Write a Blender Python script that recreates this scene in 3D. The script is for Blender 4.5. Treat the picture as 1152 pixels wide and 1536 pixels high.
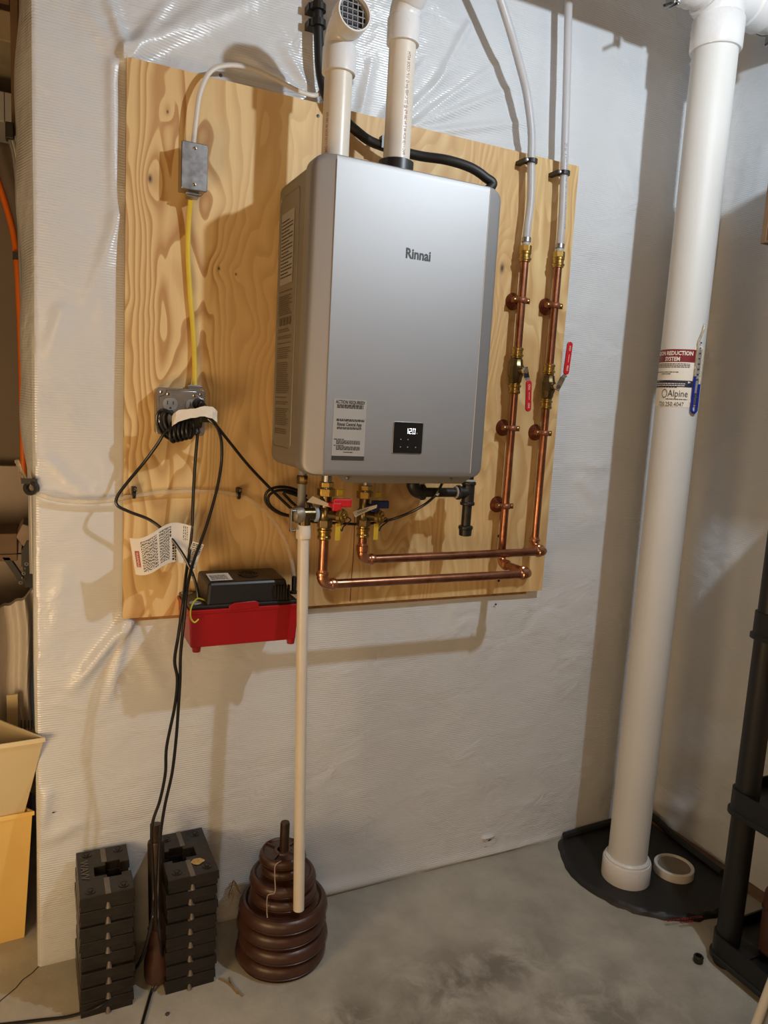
import bpy, bmesh, math, random
import numpy as np
from mathutils import Vector, Matrix, Quaternion
random.seed(7)
RS = np.random.RandomState(5)
for o in list(bpy.data.objects): bpy.data.objects.remove(o)
SC = bpy.context.scene
COL = SC.collection
PI = math.pi

# ------------------------------------------------------------------ camera
YAW, PITCH, ROLL, FPX = 0.44934, 0.13837, 0.05629, 1110.2
CAMP = Vector((-0.1913, -1.7998, 1.3894))
cy, sy, cp, sp = math.cos(YAW), math.sin(YAW), math.cos(PITCH), math.sin(PITCH)
_f = Vector((sy*cp, cy*cp, -sp)); _r0 = Vector((cy, -sy, 0)); _u0 = _r0.cross(_f)
_c, _s = math.cos(ROLL), math.sin(ROLL)
_r = _r0*_c + _u0*_s; _u = _u0*_c - _r0*_s
cam = bpy.data.cameras.new('camera'); cam.sensor_fit = 'HORIZONTAL'; cam.sensor_width = 36
cam.lens = 36*FPX/1152; cam.clip_start = 0.02
co = bpy.data.objects.new('camera', cam); COL.objects.link(co)
M = Matrix((( _r.x, _u.x, -_f.x, CAMP.x), (_r.y, _u.y, -_f.y, CAMP.y), (_r.z, _u.z, -_f.z, CAMP.z), (0, 0, 0, 1)))
co.matrix_world = M
SC.camera = co
def ray(x, y): return _r*((x-576)/FPX) - _u*((y-768)/FPX) + _f
def P(x, y, Y):                      # point of the photograph's sight line at depth plane Y (wall is Y=0)
    d = ray(x, y); return CAMP + d*((Y-CAMP.y)/d.y)
def PX(x, y, X):
    d = ray(x, y); return CAMP + d*((X-CAMP.x)/d.x)
def PZ(x, y, Z=0):
    d = ray(x, y); return CAMP + d*((Z-CAMP.z)/d.z)

# ------------------------------------------------------------------ world, lights, exposure
w = bpy.data.worlds.new('world'); SC.world = w; w.use_nodes = True
w.node_tree.nodes['Background'].inputs[0].default_value = (0.5, 0.45, 0.4, 1)
w.node_tree.nodes['Background'].inputs[1].default_value = 0.05
SC.view_settings.view_transform = 'Standard'
SC.view_settings.look = 'None'
SC.view_settings.gamma = 1
SC.view_settings.use_curve_mapping = False
SC.view_settings.exposure = 0.0
MAIN_LAMP = Vector((1.08, -1.30, 2.38))
ADDED_COLUMN = Vector((-0.46, -2.55, 0.0))      # added glowing column behind the camera, shaped for the heater's warm edge reflection
LOW_LAMP = Vector((-0.84, -1.02, 0.74))
def point_light(name, loc, power, color, radius):
    l = bpy.data.lights.new(name, 'POINT'); l.energy = power; l.color = color; l.shadow_soft_size = radius
    o = bpy.data.objects.new(name, l); COL.objects.link(o); o.location = loc
    return o
point_light('ceiling_lamp_light', MAIN_LAMP, 55, (0.80, 0.91, 1.0), 0.025)
point_light('low_lamp_light', LOW_LAMP, 36, (1.0, 0.68, 0.36), 0.26)

# ------------------------------------------------------------------ materials
class NT:
    def __init__(s, name):
        s.m = bpy.data.materials.new(name); s.m.use_nodes = True; s.t = s.m.node_tree
        s.b = s.t.nodes['Principled BSDF']
    def n(s, typ, **kw):
        nd = s.t.nodes.new(typ)
        for k, v in kw.items(): setattr(nd, k, v)
        return nd
    def put(s, sock, v):
        if isinstance(v, bpy.types.NodeSocket): s.t.links.new(v, sock)
        else: sock.default_value = v
    def math(s, op, a, b=0.0, c=0.0):
        nd = s.n('ShaderNodeMath', operation=op)
        s.put(nd.inputs[0], a); s.put(nd.inputs[1], b); s.put(nd.inputs[2], c)
        return nd.outputs[0]
    def coord(s, scale=(1, 1, 1), out='Object'):
        tc = s.n('ShaderNodeTexCoord'); mp = s.n('ShaderNodeMapping'); mp.inputs['Scale'].default_value = scale
        s.t.links.new(tc.outputs[out], mp.inputs[0]); return mp.outputs[0]
    def noise(s, vec, scale, detail=3, rough=0.5, dist=0.0):
        nd = s.n('ShaderNodeTexNoise'); s.put(nd.inputs['Vector'], vec)
        nd.inputs['Scale'].default_value = scale; nd.inputs['Detail'].default_value = detail
        nd.inputs['Roughness'].default_value = rough; nd.inputs['Distortion'].default_value = dist
        return nd.outputs['Fac']
    def ramp(s, fac, stops):
        nd = s.n('ShaderNodeValToRGB'); s.put(nd.inputs[0], fac); e = nd.color_ramp.elements
        while len(e) < len(stops): e.new(0.5)
        for i, (p, c) in enumerate(stops):
            e[i].position = p; e[i].color = (*c, 1) if len(c) == 3 else c
        return nd.outputs[0]
    def mix(s, f, a, b, mode='MIX'):
        nd = s.n('ShaderNodeMixRGB', blend_type=mode); s.put(nd.inputs[0], f)
        for i, v in ((1, a), (2, b)):
            if isinstance(v, tuple) and len(v) == 3: v = (*v, 1)
            s.put(nd.inputs[i], v)
        return nd.outputs[0]
    def bump(s, h, strength=0.3, dist=0.01, normal=None):
        nd = s.n('ShaderNodeBump'); s.put(nd.inputs['Height'], h)
        nd.inputs['Strength'].default_value = strength; nd.inputs['Distance'].default_value = dist
        if normal: s.t.links.new(normal, nd.inputs['Normal'])
        return nd.outputs[0]
    def set(s, **kw):
        for k, v in kw.items():
            k = k.replace('_', ' ')
            if isinstance(v, tuple) and len(v) == 3: v = (*v, 1)
            s.put(s.b.inputs[k], v)
        return s.m

def lin(r, g, b):
    f = lambda c: ((c/255+0.055)/1.055)**2.4 if c > 10 else c/255/12.92
    return (f(r), f(g), f(b))

def simple(name, col, rough=0.5, metal=0.0, var=0.12, scale=18, bump=0.0, bscale=200, rvar=0.0, coat=0.0, spec=None):
    t = NT(name); v = t.coord()
    n = t.noise(v, scale, 4)
    d = tuple(max(0, c*(1-var)) for c in col); l = tuple(min(1, c*(1+var)) for c in col)
    kw = dict(Base_Color=t.ramp(n, [(0.3, d), (0.7, l)]), Metallic=metal)
    if rvar: kw['Roughness'] = t.math('MULTIPLY_ADD', t.noise(v, scale*1.7, 3), rvar, rough-rvar/2)
    else: kw['Roughness'] = rough
    if bump: kw['Normal'] = t.bump(t.noise(v, bscale, 3), bump, 0.002)
    if coat: kw['Coat_Weight'] = coat
    m = t.set(**kw)
    if spec is not None: t.b.inputs['Specular IOR Level'].default_value = spec
    return m

def sheet_material(name, axis, col=(0.640, 0.665, 0.690)):
    t = NT(name); v = t.coord()
    sep = t.n('ShaderNodeSeparateXYZ'); t.t.links.new(v, sep.inputs[0])
    z = sep.outputs[2]
    wob = t.math('MULTIPLY', t.noise(v, 7, 3), 0.010)
    ph = t.math('MULTIPLY', t.math('ADD', z, wob), 2*PI/0.0057)
    ribs = t.math('MULTIPLY_ADD', t.math('SINE', ph), 0.5, 0.5)
    patch = t.ramp(t.noise(v, 5.5, 2), [(0.36, (0.2,)*3), (0.68, (1,)*3)])
    ribs = t.math('MULTIPLY', ribs, patch)
    weave = t.noise(t.coord((900, 900, 160)), 1.0, 1)
    crk = t.noise(t.coord((11, 11, 13)), 1.0, 3, 0.5, 0.6)
    fine = t.noise(t.coord((60, 60, 75)), 1.0, 4, 0.6, 0.8)
    cm = t.ramp(t.noise(v, 3.3, 2), [(0.38, (0.25,)*3), (0.62, (1,)*3)])
    b1 = t.bump(t.math('MULTIPLY', crk, cm), 0.55, 0.018)
    b2 = t.bump(t.math('MULTIPLY', fine, cm), 0.14, 0.003, b1)
    b3 = t.bump(ribs, 0.6, 0.0010, b2)
    b4 = t.bump(weave, 0.06, 0.0005, b3)
    n2 = t.noise(v, 2.5, 3)
    d = tuple(c*0.94 for c in col)
    return t.set(Base_Color=t.ramp(n2, [(0.3, d), (0.7, col)]), Roughness=0.27, Normal=b4, Specular_IOR_Level=0.6)

def plywood_material():
    t = NT('pine_plywood'); v = t.coord()
    sep = t.n('ShaderNodeSeparateXYZ'); t.t.links.new(v, sep.inputs[0])
    u, z = sep.outputs[0], sep.outputs[2]
    nA = t.noise(t.coord((3.2, 1, 0.85)), 1.0, 2.5, 0.45, 0.35)
    nB = t.noise(t.coord((9, 1, 3.4)), 1.0, 2, 0.5, 0.5)
    f = t.math('MULTIPLY_ADD', nA, 25.0, t.math('MULTIPLY', u, 33.0))
    f = t.math('ADD', f, t.math('MULTIPLY', nB, 5.0))
    core = None
    knots = [(0.050, 0.990, .022, .045, 2.2), (0.205, 0.82, .014, .020, 1.4), (0.245, 0.812, .010, .014, 1.0), (0.085, 1.135, .010, .018, 1.0),
             (0.085, 0.62, .020, .09, 1.6), (0.24, 0.36, .03, .12, 2.2), (0.98, 0.92, .03, .06, 2.2), (0.66, 0.16, .04, .2, 2.6), (0.83, 0.25, .02, .10, 1.6)]
    for kx, kz, a, b, amp in knots:
        dx = t.math('DIVIDE', t.math('SUBTRACT', u, kx), a); dz = t.math('DIVIDE', t.math('SUBTRACT', z, kz), b)
        r2 = t.math('ADD', t.math('MULTIPLY', dx, dx), t.math('MULTIPLY', dz, dz))
        g = t.math('EXPONENT', t.math('MULTIPLY', r2, -0.5))
        f = t.math('ADD', f, t.math('MULTIPLY', g, amp))
        if b < 0.09:
            g2 = t.math('EXPONENT', t.math('MULTIPLY', r2, -22.0))
            core = g2 if core is None else t.math('MAXIMUM', core, g2)
    fr = t.math('FRACT', f)
    ring = t.ramp(fr, [(0.0, (0, 0, 0)), (0.30, (0.10,)*3), (0.58, (0.55,)*3), (0.80, (1,)*3), (0.95, (0.9,)*3), (1.0, (0, 0, 0))])
    # veneer halves: strong open grain at the left, tight grain towards the right
    fine = t.noise(t.coord((160, 1, 5)), 1.0, 4, 0.6)
    fine2 = t.math('MULTIPLY_ADD', t.math('SINE', t.math('MULTIPLY_ADD', nA, 110.0, t.math('MULTIPLY', u, 190.0))), 0.5, 0.5)
    msk = t.ramp(t.noise(t.coord((2.6, 1, 0.7)), 1.0, 1), [(0.36, (0.45,)*3), (0.58, (1,)*3)])
    leftm = t.ramp(u, [(0.185, (1,)*3), (0.215, (0.42,)*3)])
    st = t.math('MULTIPLY', msk, leftm)
    a = lin(230, 204, 148); b_ = lin(166, 116, 58)
    c1 = t.mix(t.math('MULTIPLY', ring, st), a, b_)
    c1 = t.mix(t.math('MULTIPLY', t.math('MULTIPLY', fine2, t.ramp(u, [(0.30, (0,)*3), (0.7, (0.5,)*3)])), msk), c1, lin(178, 128, 72))
    c1 = t.mix(t.math('MULTIPLY', fine, 0.35), c1, lin(186, 146, 92))
    tone = t.noise(t.coord((3.5, 1, 0.5)), 1.0, 3)
    c1 = t.mix(t.ramp(tone, [(0.42, (0,)*3), (0.62, (0.38,)*3)]), c1, lin(196, 148, 90))
    c1 = t.mix(core, c1, lin(60, 34, 18))
    bmp = t.bump(t.math('ADD', fine, t.math('MULTIPLY', ring, 0.3)), 0.15, 0.001)
    return t.set(Base_Color=c1, Roughness=0.55, Normal=bmp)

def concrete_material():
    t = NT('concrete_floor'); geo = t.n('ShaderNodeNewGeometry'); v = geo.outputs['Position']
    n1 = t.noise(v, 1.6, 6, 0.6, 0.4); n2 = t.noise(v, 8, 6, 0.62); n3 = t.noise(v, 70, 3, 0.6)
    base = t.ramp(n1, [(0.3, lin(140, 137, 128)), (0.7, lin(176, 172, 160))])
    base = t.mix(0.35, base, t.ramp(n2, [(0.3, lin(112, 108, 98)), (0.7, lin(184, 180, 168))]))
    sep = t.n('ShaderNodeSeparateXYZ'); t.t.links.new(v, sep.inputs[0])
    st = None
    for x, y, a, b, k in [(0.80, -0.42, .22, .08, 1), (0.62, -0.62, .2, .14, 1.2), (1.0, -.64, .16, .12, .8), (0.47, -0.42, .06, .05, 1), (0.52, -0.52, .05, .04, 1), (0.9, -.9, .5, .15, 1)]:
        dx = t.math('DIVIDE', t.math('SUBTRACT', sep.outputs[0], x), a); dy = t.math('DIVIDE', t.math('SUBTRACT', sep.outputs[1], y), b)
        g = t.math('MULTIPLY', t.math('EXPONENT', t.math('MULTIPLY', t.math('ADD', t.math('MULTIPLY', dx, dx), t.math('MULTIPLY', dy, dy)), -0.7)), k)
        st = g if st is None else t.math('MAXIMUM', st, g)
    st = t.math('MULTIPLY', st, t.ramp(t.noise(v, 11, 6, 0.65, 0.5), [(0.38, (0,)*3), (0.56, (1,)*3)]))
    base = t.mix(t.math('MULTIPLY', st, 0.75), base, lin(88, 82, 72))
    base = t.mix(t.math('MULTIPLY', t.ramp(n3, [(0.66, (0,)*3), (0.74, (1,)*3)]), 0.25), base, lin(200, 196, 184))
    b1 = t.bump(n2, 0.25, 0.01); b2 = t.bump(n3, 0.3, 0.002, b1)
    return t.set(Base_Color=base, Roughness=t.math('MULTIPLY_ADD', n2, 0.4, 0.45), Normal=b2)

def copper_material(name, col, dark):
    t = NT(name); v = t.coord()
    n = t.noise(v, 14, 5, 0.6, 0.5); n2 = t.noise(v, 60, 3)
    c = t.mix(t.ramp(n, [(0.42, (0,)*3), (0.68, (0.8,)*3)]), col, dark)
    return t.set(Base_Color=c, Metallic=1.0, Roughness=t.math('MULTIPLY_ADD', n, 0.22, 0.20), Normal=t.bump(n2, 0.06, 0.001))

M_SHEET = sheet_material('white_poly_sheet', 0)
M_PLY = plywood_material()
M_CONC = concrete_material()
M_COP = copper_material('copper_pipe', lin(178, 124, 97), lin(114, 70, 49))
M_COPF = copper_material('copper_fitting', lin(205, 150, 116), lin(160, 100, 72))
M_BRASS = copper_material('brass', lin(190, 160, 92), lin(120, 95, 48))
M_BRASSD = copper_material('dull_brass', lin(122, 106, 76), lin(70, 60, 42))
M_PLYEDGE = simple('plywood_edge', lin(150, 112, 70), 0.8, var=.3, scale=60)
M_SILVER = simple('silver_paint', lin(166, 166, 167), 0.57, 0.88, var=0.02, scale=4, bump=0.05, bscale=900)
M_SIDE = simple('grey_side_paint', lin(140, 138, 132), 0.5, 0.4, var=0.02, scale=4)
M_STEELG = simple('galvanised_steel', lin(170, 172, 174), 0.33, 1.0, var=0.10, scale=40, rvar=0.2)
M_CHROME = simple('chrome', lin(215, 215, 215), 0.12, 1.0, var=0.03)
M_PVC = simple('cream_pvc', lin(212, 204, 190), 0.35, var=0.05, scale=9, rvar=0.1)
M_PVCW = simple('white_pvc', lin(214, 214, 214), 0.28, var=0.02, scale=6, rvar=0.08, coat=0.2)
M_PVCR = simple('white_matte_pvc', lin(206, 206, 203), 0.52, var=0.03, scale=5)
M_BLACK = simple('black_plastic', lin(26, 25, 25), 0.38, var=0.2, scale=30)
M_SHELF = simple('black_shelf_plastic', lin(15, 15, 15), 0.48, var=0.15)
M_RUBBER = simple('black_cord', lin(20, 19, 20), 0.30, var=0.15, scale=40)
M_FOAM = simple('black_hose', lin(24, 24, 25), 0.5, var=0.2)
M_IRON = simple('black_iron', lin(52, 50, 48), 0.42, 0.6, var=0.3, scale=50, bump=0.2, bscale=160)
M_RED = simple('red_plastic', lin(150, 14, 22), 0.35, var=0.08, scale=10)
M_REDH = simple('red_handle', lin(190, 26, 38), 0.4, var=0.06)
M_BLUEH = simple('blue_handle', lin(22, 42, 92), 0.4, var=0.06)
M_YEL = simple('yellow_plastic', lin(190, 164, 46), 0.42, var=0.06)
M_YCAB = simple('yellow_cable', lin(214, 186, 58), 0.42, var=0.08)
M_WCAB = simple('white_cable', lin(205, 200, 190), 0.42, var=0.05)
M_ORG = simple('orange_cable', lin(225, 110, 20), 0.5, var=0.06)
M_PAPER = simple('paper', lin(222, 216, 204), 0.7, var=0.04, scale=25)
M_STICK = simple('grey_sticker', lin(160, 160, 158), 0.5, var=0.03)
M_INK = simple('ink', lin(52, 50, 48), 0.6, var=0.05)
M_INKB = simple('side_label_ink', lin(96, 88, 78), 0.6, var=0.05)
M_INKR = simple('red_ink', lin(168, 40, 26), 0.6, var=0.05)
M_INKRP = simple('pipe_print', lin(150, 105, 100), 0.6, var=0.05)
M_INKBL = simple('blue_print', lin(120, 125, 165), 0.6, var=0.05)
M_BROWNV = simple('brown_vinyl', lin(66, 42, 33), 0.38, var=0.22, scale=22, rvar=0.25, bump=0.15, bscale=90)
M_PLATE = simple('black_cast_iron', lin(32, 28, 24), 0.36, 0.1, var=0.3, scale=35, rvar=0.2, bump=0.25, bscale=150)
M_GROOVE = simple('worn_grey_groove', lin(104, 96, 88), 0.45, 0.2, var=0.15, scale=60)
M_DBAR = simple('dark_steel', lin(70, 56, 46), 0.42, 0.7, var=0.25, scale=40)
M_WOODD = simple('brown_wood', lin(112, 88, 64), 0.6, var=0.18, scale=14)
M_WOODC = simple('ceiling_wood', lin(125, 100, 72), 0.7, var=0.15, scale=5)
M_CREAM = simple('cream_plastic', lin(214, 198, 160), 0.42, var=0.03, scale=5)
M_BINY = simple('yellow_tan_bin', lin(232, 196, 118), 0.38, var=0.04, scale=5)
M_WALLB = simple('brown_grey_wall', lin(125, 112, 98), 0.8, var=0.06, scale=4, bump=0.2, bscale=40)
M_ROOM = simple('cream_wall_paint', lin(100, 84, 66), 0.8, var=0.04, scale=3)
M_MEMB = simple('black_membrane', lin(22, 22, 23), 0.52, var=0.25, scale=16, bump=0.5, bscale=45)
M_BRICKBOX = simple('red_brown_case', lin(80, 56, 46), 0.45, var=0.15, scale=8, bump=0.15, bscale=120)
M_CARD = simple('cream_cardboard', lin(196, 186, 166), 0.7, var=0.04, scale=8)
M_GPANEL = simple('scuffed_grey_panel', lin(140, 128, 114), 0.4, 0.2, var=0.10, scale=12)
M_GREYP = simple('grey_plastic', lin(140, 140, 142), 0.45, var=0.04)
M_DARKRED = simple('dark_red_print', lin(120, 22, 30), 0.5, var=0.04)
M_NAVY = simple('navy_print', lin(30, 34, 62), 0.5, var=0.04)
M_BLUEF = simple('blue_fluid', lin(20, 40, 140), 0.25, var=0.04)
M_TWIG = simple('dry_grass', lin(130, 105, 65), 0.8, var=0.2)
M_YGW = simple('yellow_green_wire', lin(200, 195, 60), 0.45, var=0.06)
M_STRING = simple('pale_string', lin(150, 132, 110), 0.8, var=0.06)
M_DUST = simple('dust_yellow', lin(176, 146, 88), 0.9, var=0.2, scale=120)
M_CREASE = simple('grey_film', lin(190, 186, 180), 0.5, var=0.03)
def glassy(name, col, rough, alpha_tr, ior=1.35):
    t = NT(name); v = t.coord()
    n = t.noise(v, 20, 3)
    t.set(Base_Color=t.ramp(n, [(0.3, tuple(c*0.93 for c in col)), (0.7, col)]), Roughness=rough, IOR=ior)
    t.b.inputs['Transmission Weight'].default_value = alpha_tr
    return t.m
M_PEX = glassy('milky_pex', lin(214, 214, 216), 0.32, 0.35)
M_CLEAR = glassy('clear_tube', lin(250, 242, 225), 0.08, 0.80, 1.15)
M_BAG = glassy('translucent_bag', lin(222, 216, 208), 0.35, 0.10, 1.1)
t_ = NT('display_glow'); t_.set(Base_Color=(1, 1, 1), Emission_Color=(0.86, 0.92, 1.0), Emission_Strength=3.0); M_GLOW = t_.m
t_ = NT('lamp_glow'); t_.set(Base_Color=(1, 1, 1), Emission_Color=(0.86, 0.94, 1.0), Emission_Strength=12.0); M_LAMP = t_.m
t_ = NT('added_column_glow'); t_.set(Base_Color=(0.8, 0.7, 0.55), Emission_Color=(1, 0.59, 0.27), Emission_Strength=3.5); M_COLUMN_GLOW = t_.m  # self-lit skin of the added warm column

# ------------------------------------------------------------------ mesh tools
def basis(d):
    d = Vector(d).normalized()
    a = Vector((0, 0, 1)) if abs(d.z) < 0.9 else Vector((1, 0, 0))
    u = a.cross(d).normalized(); v = d.cross(u)
    return u, v, d
def spline(pts, n=8):
    pts = [Vector(p) for p in pts]
    if len(pts) < 3: return pts
    q = [pts[0]*2-pts[1]] + pts + [pts[-1]*2-pts[-2]]
    out = []
    for i in range(1, len(q)-2):
        p0, p1, p2, p3 = q[i-1:i+3]
        for k in range(n):
            t = k/n
            out.append(0.5*((2*p1)+(p2-p0)*t+(2*p0-5*p1+4*p2-p3)*t*t+(3*p1-p0-3*p2+p3)*t**3))
    out.append(pts[-1]); return out
class MB:
    def __init__(s): s.v = []; s.f = []
    def add(s, vs, fs):
        k = len(s.v); s.v += [Vector(v) for v in vs]; s.f += [tuple(i+k for i in f) for f in fs]; return s
    def box(s, a, b):
        x0, y0, z0 = (min(a[i], b[i]) for i in range(3)); x1, y1, z1 = (max(a[i], b[i]) for i in range(3))
        return s.add([(x0,y0,z0),(x1,y0,z0),(x1,y1,z0),(x0,y1,z0),(x0,y0,z1),(x1,y0,z1),(x1,y1,z1),(x0,y1,z1)],
                     [(0,3,2,1),(4,5,6,7),(0,1,5,4),(1,2,6,5),(2,3,7,6),(3,0,4,7)])
    def hexa(s, b4, t4):
        return s.add(list(b4)+list(t4), [(0,3,2,1),(4,5,6,7),(0,1,5,4),(1,2,6,5),(2,3,7,6),(3,0,4,7)])
    def obox(s, c, u, v, wv, hu, hv, hw):     # oriented box: half sizes
        c = Vector(c); u = Vector(u)*hu; v = Vector(v)*hv; wv = Vector(wv)*hw
        return s.hexa([c-u-v-wv, c+u-v-wv, c+u+v-wv, c-u+v-wv], [c-u-v+wv, c+u-v+wv, c+u+v+wv, c-u+v+wv])
    def lathe(s, prof, o, axis=(0, 0, 1), seg=24, close=False):  # prof [(r, h)]
        u, v, d = basis(axis); o = Vector(o); vs = []; fs = []
        for r, h in prof:
            for k in range(seg):
                a = 2*PI*k/seg; vs.append(o + d*h + (u*math.cos(a)+v*math.sin(a))*max(r, 1e-5))
        m = len(prof)
        for i in range(m-1 if not close else m):
            j = (i+1) % m
            for k in range(seg):
                k2 = (k+1) % seg; fs.append((i*seg+k, i*seg+k2, j*seg+k2, j*seg+k))
        if not close:
            fs.append(tuple(reversed(range(seg)))); fs.append(tuple((m-1)*seg+k for k in range(seg)))
        return s.add(vs, fs)
    def cyl(s, a, b, r, r2=None, seg=20):
        a = Vector(a); b = Vector(b); r2 = r if r2 is None else r2
        return s.lathe([(r, 0), (r2, (b-a).length)], a, b-a, seg)
    def hexnut(s, a, b, r): return s.cyl(a, b, r, seg=6)
    def tube(s, pts, r, seg=10, sm=8, flat=1.0, closed=False):
        p = spline(pts, sm) if sm else [Vector(q) for q in pts]
        n = len(p); rr = r if isinstance(r, (list, tuple)) else [r]*n
        tn = [(p[min(i+1, n-1)]-p[max(i-1, 0)]).normalized() for i in range(n)]
        u, v, d = basis(tn[0]); vs = []; fs = []
        for i in range(n):
            if i:
                q = tn[i-1].rotation_difference(tn[i]); u = q @ u; v = q @ v
            for k in range(seg):
                a = 2*PI*k/seg; vs.append(p[i] + u*(math.cos(a)*rr[i]) + v*(math.sin(a)*rr[i]*flat))
        for i in range(n-1):
            for k in range(seg):
                k2 = (k+1) % seg; fs.append((i*seg+k, i*seg+k2, (i+1)*seg+k2, (i+1)*seg+k))
        fs.append(tuple(reversed(range(seg)))); fs.append(tuple((n-1)*seg+k for k in range(seg)))
        return s.add(vs, fs)
    def grid(s, fn, nu, nv, thick=None):   # fn(i/nu, j/nv) -> point ; thick: vector or None
        vs = [fn(i/nu, j/nv) for j in range(nv+1) for i in range(nu+1)]
        fs = [(j*(nu+1)+i, j*(nu+1)+i+1, (j+1)*(nu+1)+i+1, (j+1)*(nu+1)+i) for j in range(nv) for i in range(nu)]
        if thick is None: return s.add(vs, fs)
        t = Vector(thick); n0 = len(vs); vs2 = [Vector(q)+t for q in vs]
        f2 = [tuple(n0+i for i in reversed(f)) for f in fs]
        rim = [i for i in range(nu+1)] + [j*(nu+1)+nu for j in range(1, nv+1)] + [nv*(nu+1)+i for i in range(nu-1, -1, -1)] + [j*(nu+1) for j in range(nv-1, 0, -1)]
        f3 = [(rim[k], n0+rim[k], n0+rim[(k+1) % len(rim)], rim[(k+1) % len(rim)]) for k in range(len(rim))]
        return s.add(list(vs)+vs2, fs+f2+f3)
    def prism(s, poly, d):      # poly: list of points, extruded by vector d
        n = len(poly); d = Vector(d); a = [Vector(q) for q in poly]; b = [q+d for q in a]
        return s.add(a+b, [tuple(reversed(range(n))), tuple(range(n, 2*n))] + [(i, (i+1) % n, n+(i+1) % n, n+i) for i in range(n)])
    def build(s, name, mat, parent=None, smooth=True, bevel=0, ang=35, fix=True):
        if parent is None:
            mn = Vector([min(v[i] for v in s.v) for i in range(3)]); mx = Vector([max(v[i] for v in s.v) for i in range(3)])
            off = Vector(((mn.x+mx.x)/2, (mn.y+mx.y)/2, mn.z))
        else: off = wloc(parent)
        me = bpy.data.meshes.new(name); me.from_pydata([v-off for v in s.v], [], s.f)
        if fix:
            bm = bmesh.new(); bm.from_mesh(me); bmesh.ops.recalc_face_normals(bm, faces=bm.faces); bm.to_mesh(me); bm.free()
        me.materials.append(mat)
        if smooth:
            me.polygons.foreach_set('use_smooth', [True]*len(me.polygons))
            try: me.set_sharp_from_angle(angle=math.radians(ang))
            except Exception: pass
        o = bpy.data.objects.new(name, me); COL.objects.link(o)
        if parent is None: o.location = off
        else:
            o.parent = parent
        if bevel:
            md = o.modifiers.new('bevel', 'BEVEL'); md.width = bevel; md.segments = 2; md.limit_method = 'ANGLE'; md.angle_limit = math.radians(40)
        return o
def wloc(o):
    v = Vector(o.location)
    while o.parent: o = o.parent; v += Vector(o.location)
    return v
def tag(o, label, cat=None, group=None, kind=None):
    if label: o['label'] = label
    if cat: o['category'] = cat
    if group: o['group'] = group
    if kind: o['kind'] = kind
    return o
def thing(name, loc, label, cat, group=None):
    o = bpy.data.objects.new(name, None); o.empty_display_size = 0.05; COL.objects.link(o); o.location = loc
    return tag(o, label, cat, group)
def struct(o): o['kind'] = 'structure'; return o

def text(s, size, fn, mat, parent, name='printed_text', align='LEFT', ext=0.0, bold=0.0, sx=1.0, spacing=1.0):
    """lettering: each glyph vertex (u,v) is mapped through fn(u, v, h)"""
    c = bpy.data.curves.new(name, 'FONT'); c.body = s; c.size = size; c.align_x = align; c.offset = bold
    c.space_character = spacing; c.resolution_u = 2
    o = bpy.data.objects.new('tmp', c); COL.objects.link(o)
    dg = bpy.context.evaluated_depsgraph_get()
    me = bpy.data.meshes.new_from_object(o.evaluated_get(dg))
    vs = [tuple(v.co) for v in me.vertices]; fs = [tuple(p.vertices) for p in me.polygons]
    bpy.data.objects.remove(o); bpy.data.curves.remove(c); bpy.data.meshes.remove(me)
    mb = MB(); mb.add([fn(x*sx, y, ext) for x, y, z in vs], fs)
    return mb.build(name, mat, parent, smooth=False, fix=False)
def plane_fn(o, u, v, n=None, lift=0.0004):
    o = Vector(o); u = Vector(u).normalized(); v = Vector(v).normalized(); n = u.cross(v) if n is None else Vector(n)
    return lambda a, b, h=0.0: o + u*a + v*b + n*(lift+h)
def micro(rows, fn, mat, parent, name='small_print', rnd=None, vert=False):
    """unreadable small print: rows of (u0, u1, v, height) broken into word sized dashes"""
    mb = MB(); R = rnd or random
    for u0, u1, v, h in rows:
        u = u0
        while u < u1:
            L = h*R.uniform(1.2, 4.5); e = min(u+L, u1)
            mb.add([fn(u, v, 0), fn(e, v, 0), fn(e, v+h, 0), fn(u, v+h, 0)], [(0, 1, 2, 3)]); u = e+h*0.6
    return tag(mb.build(name, mat, parent, smooth=False, fix=False), None, kind='stuff')
def quadp(fn, u0, u1, v0, v1, mat, parent, name, lift=0.0):
    mb = MB(); mb.add([fn(u0, v0, lift), fn(u1, v0, lift), fn(u1, v1, lift), fn(u0, v1, lift)], [(0, 1, 2, 3)])
    return mb.build(name, mat, parent, smooth=False, fix=False)

# ------------------------------------------------------------------ the setting
XL, XR, WH = -0.187, 1.80, 2.72
def seg_dist(X, Z, a, b):
    ax, az = a; bx, bz = b; dx, dz = bx-ax, bz-az; L2 = dx*dx+dz*dz+1e-9
    t = ((X-ax)*dx+(Z-az)*dz)/L2; tc = np.clip(t, 0, 1)
    nx, nz = -dz/math.sqrt(L2), dx/math.sqrt(L2)
    sd = (X-ax)*nx+(Z-az)*nz
    over = np.hypot(X-(ax+tc*dx), Z-(az+tc*dz))
    return sd, over, tc
def fold_field(X, Z, folds):
    D = np.zeros_like(X)
    for a, b, wd, amp in folds:
        sd, ov, t = seg_dist(X, Z, a, b)
        D += amp*np.exp(-(ov/wd)**2)*np.clip(1-t**3, 0, 1)
    return D
def smooth_noise(X, Z, sc, seed, ax=1.0):
    r = np.random.RandomState(seed); D = np.zeros_like(X)
    for k in range(14):
        th = r.uniform(0, 2*PI); fr = sc*r.uniform(0.5, 1.6); ph = r.uniform(0, 2*PI)
        D += np.sin(fr*(X*math.cos(th)*ax+Z*math.sin(th))+ph)/14
    return D
def wp(px, py): v = P(px, py, 0); return (v.x, v.z)
folds = []
def F(a, b, wd, amp): folds.append((wp(*a), wp(*b), wd, amp))
F((190, 84), (158, -10), .013, .013)
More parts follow.
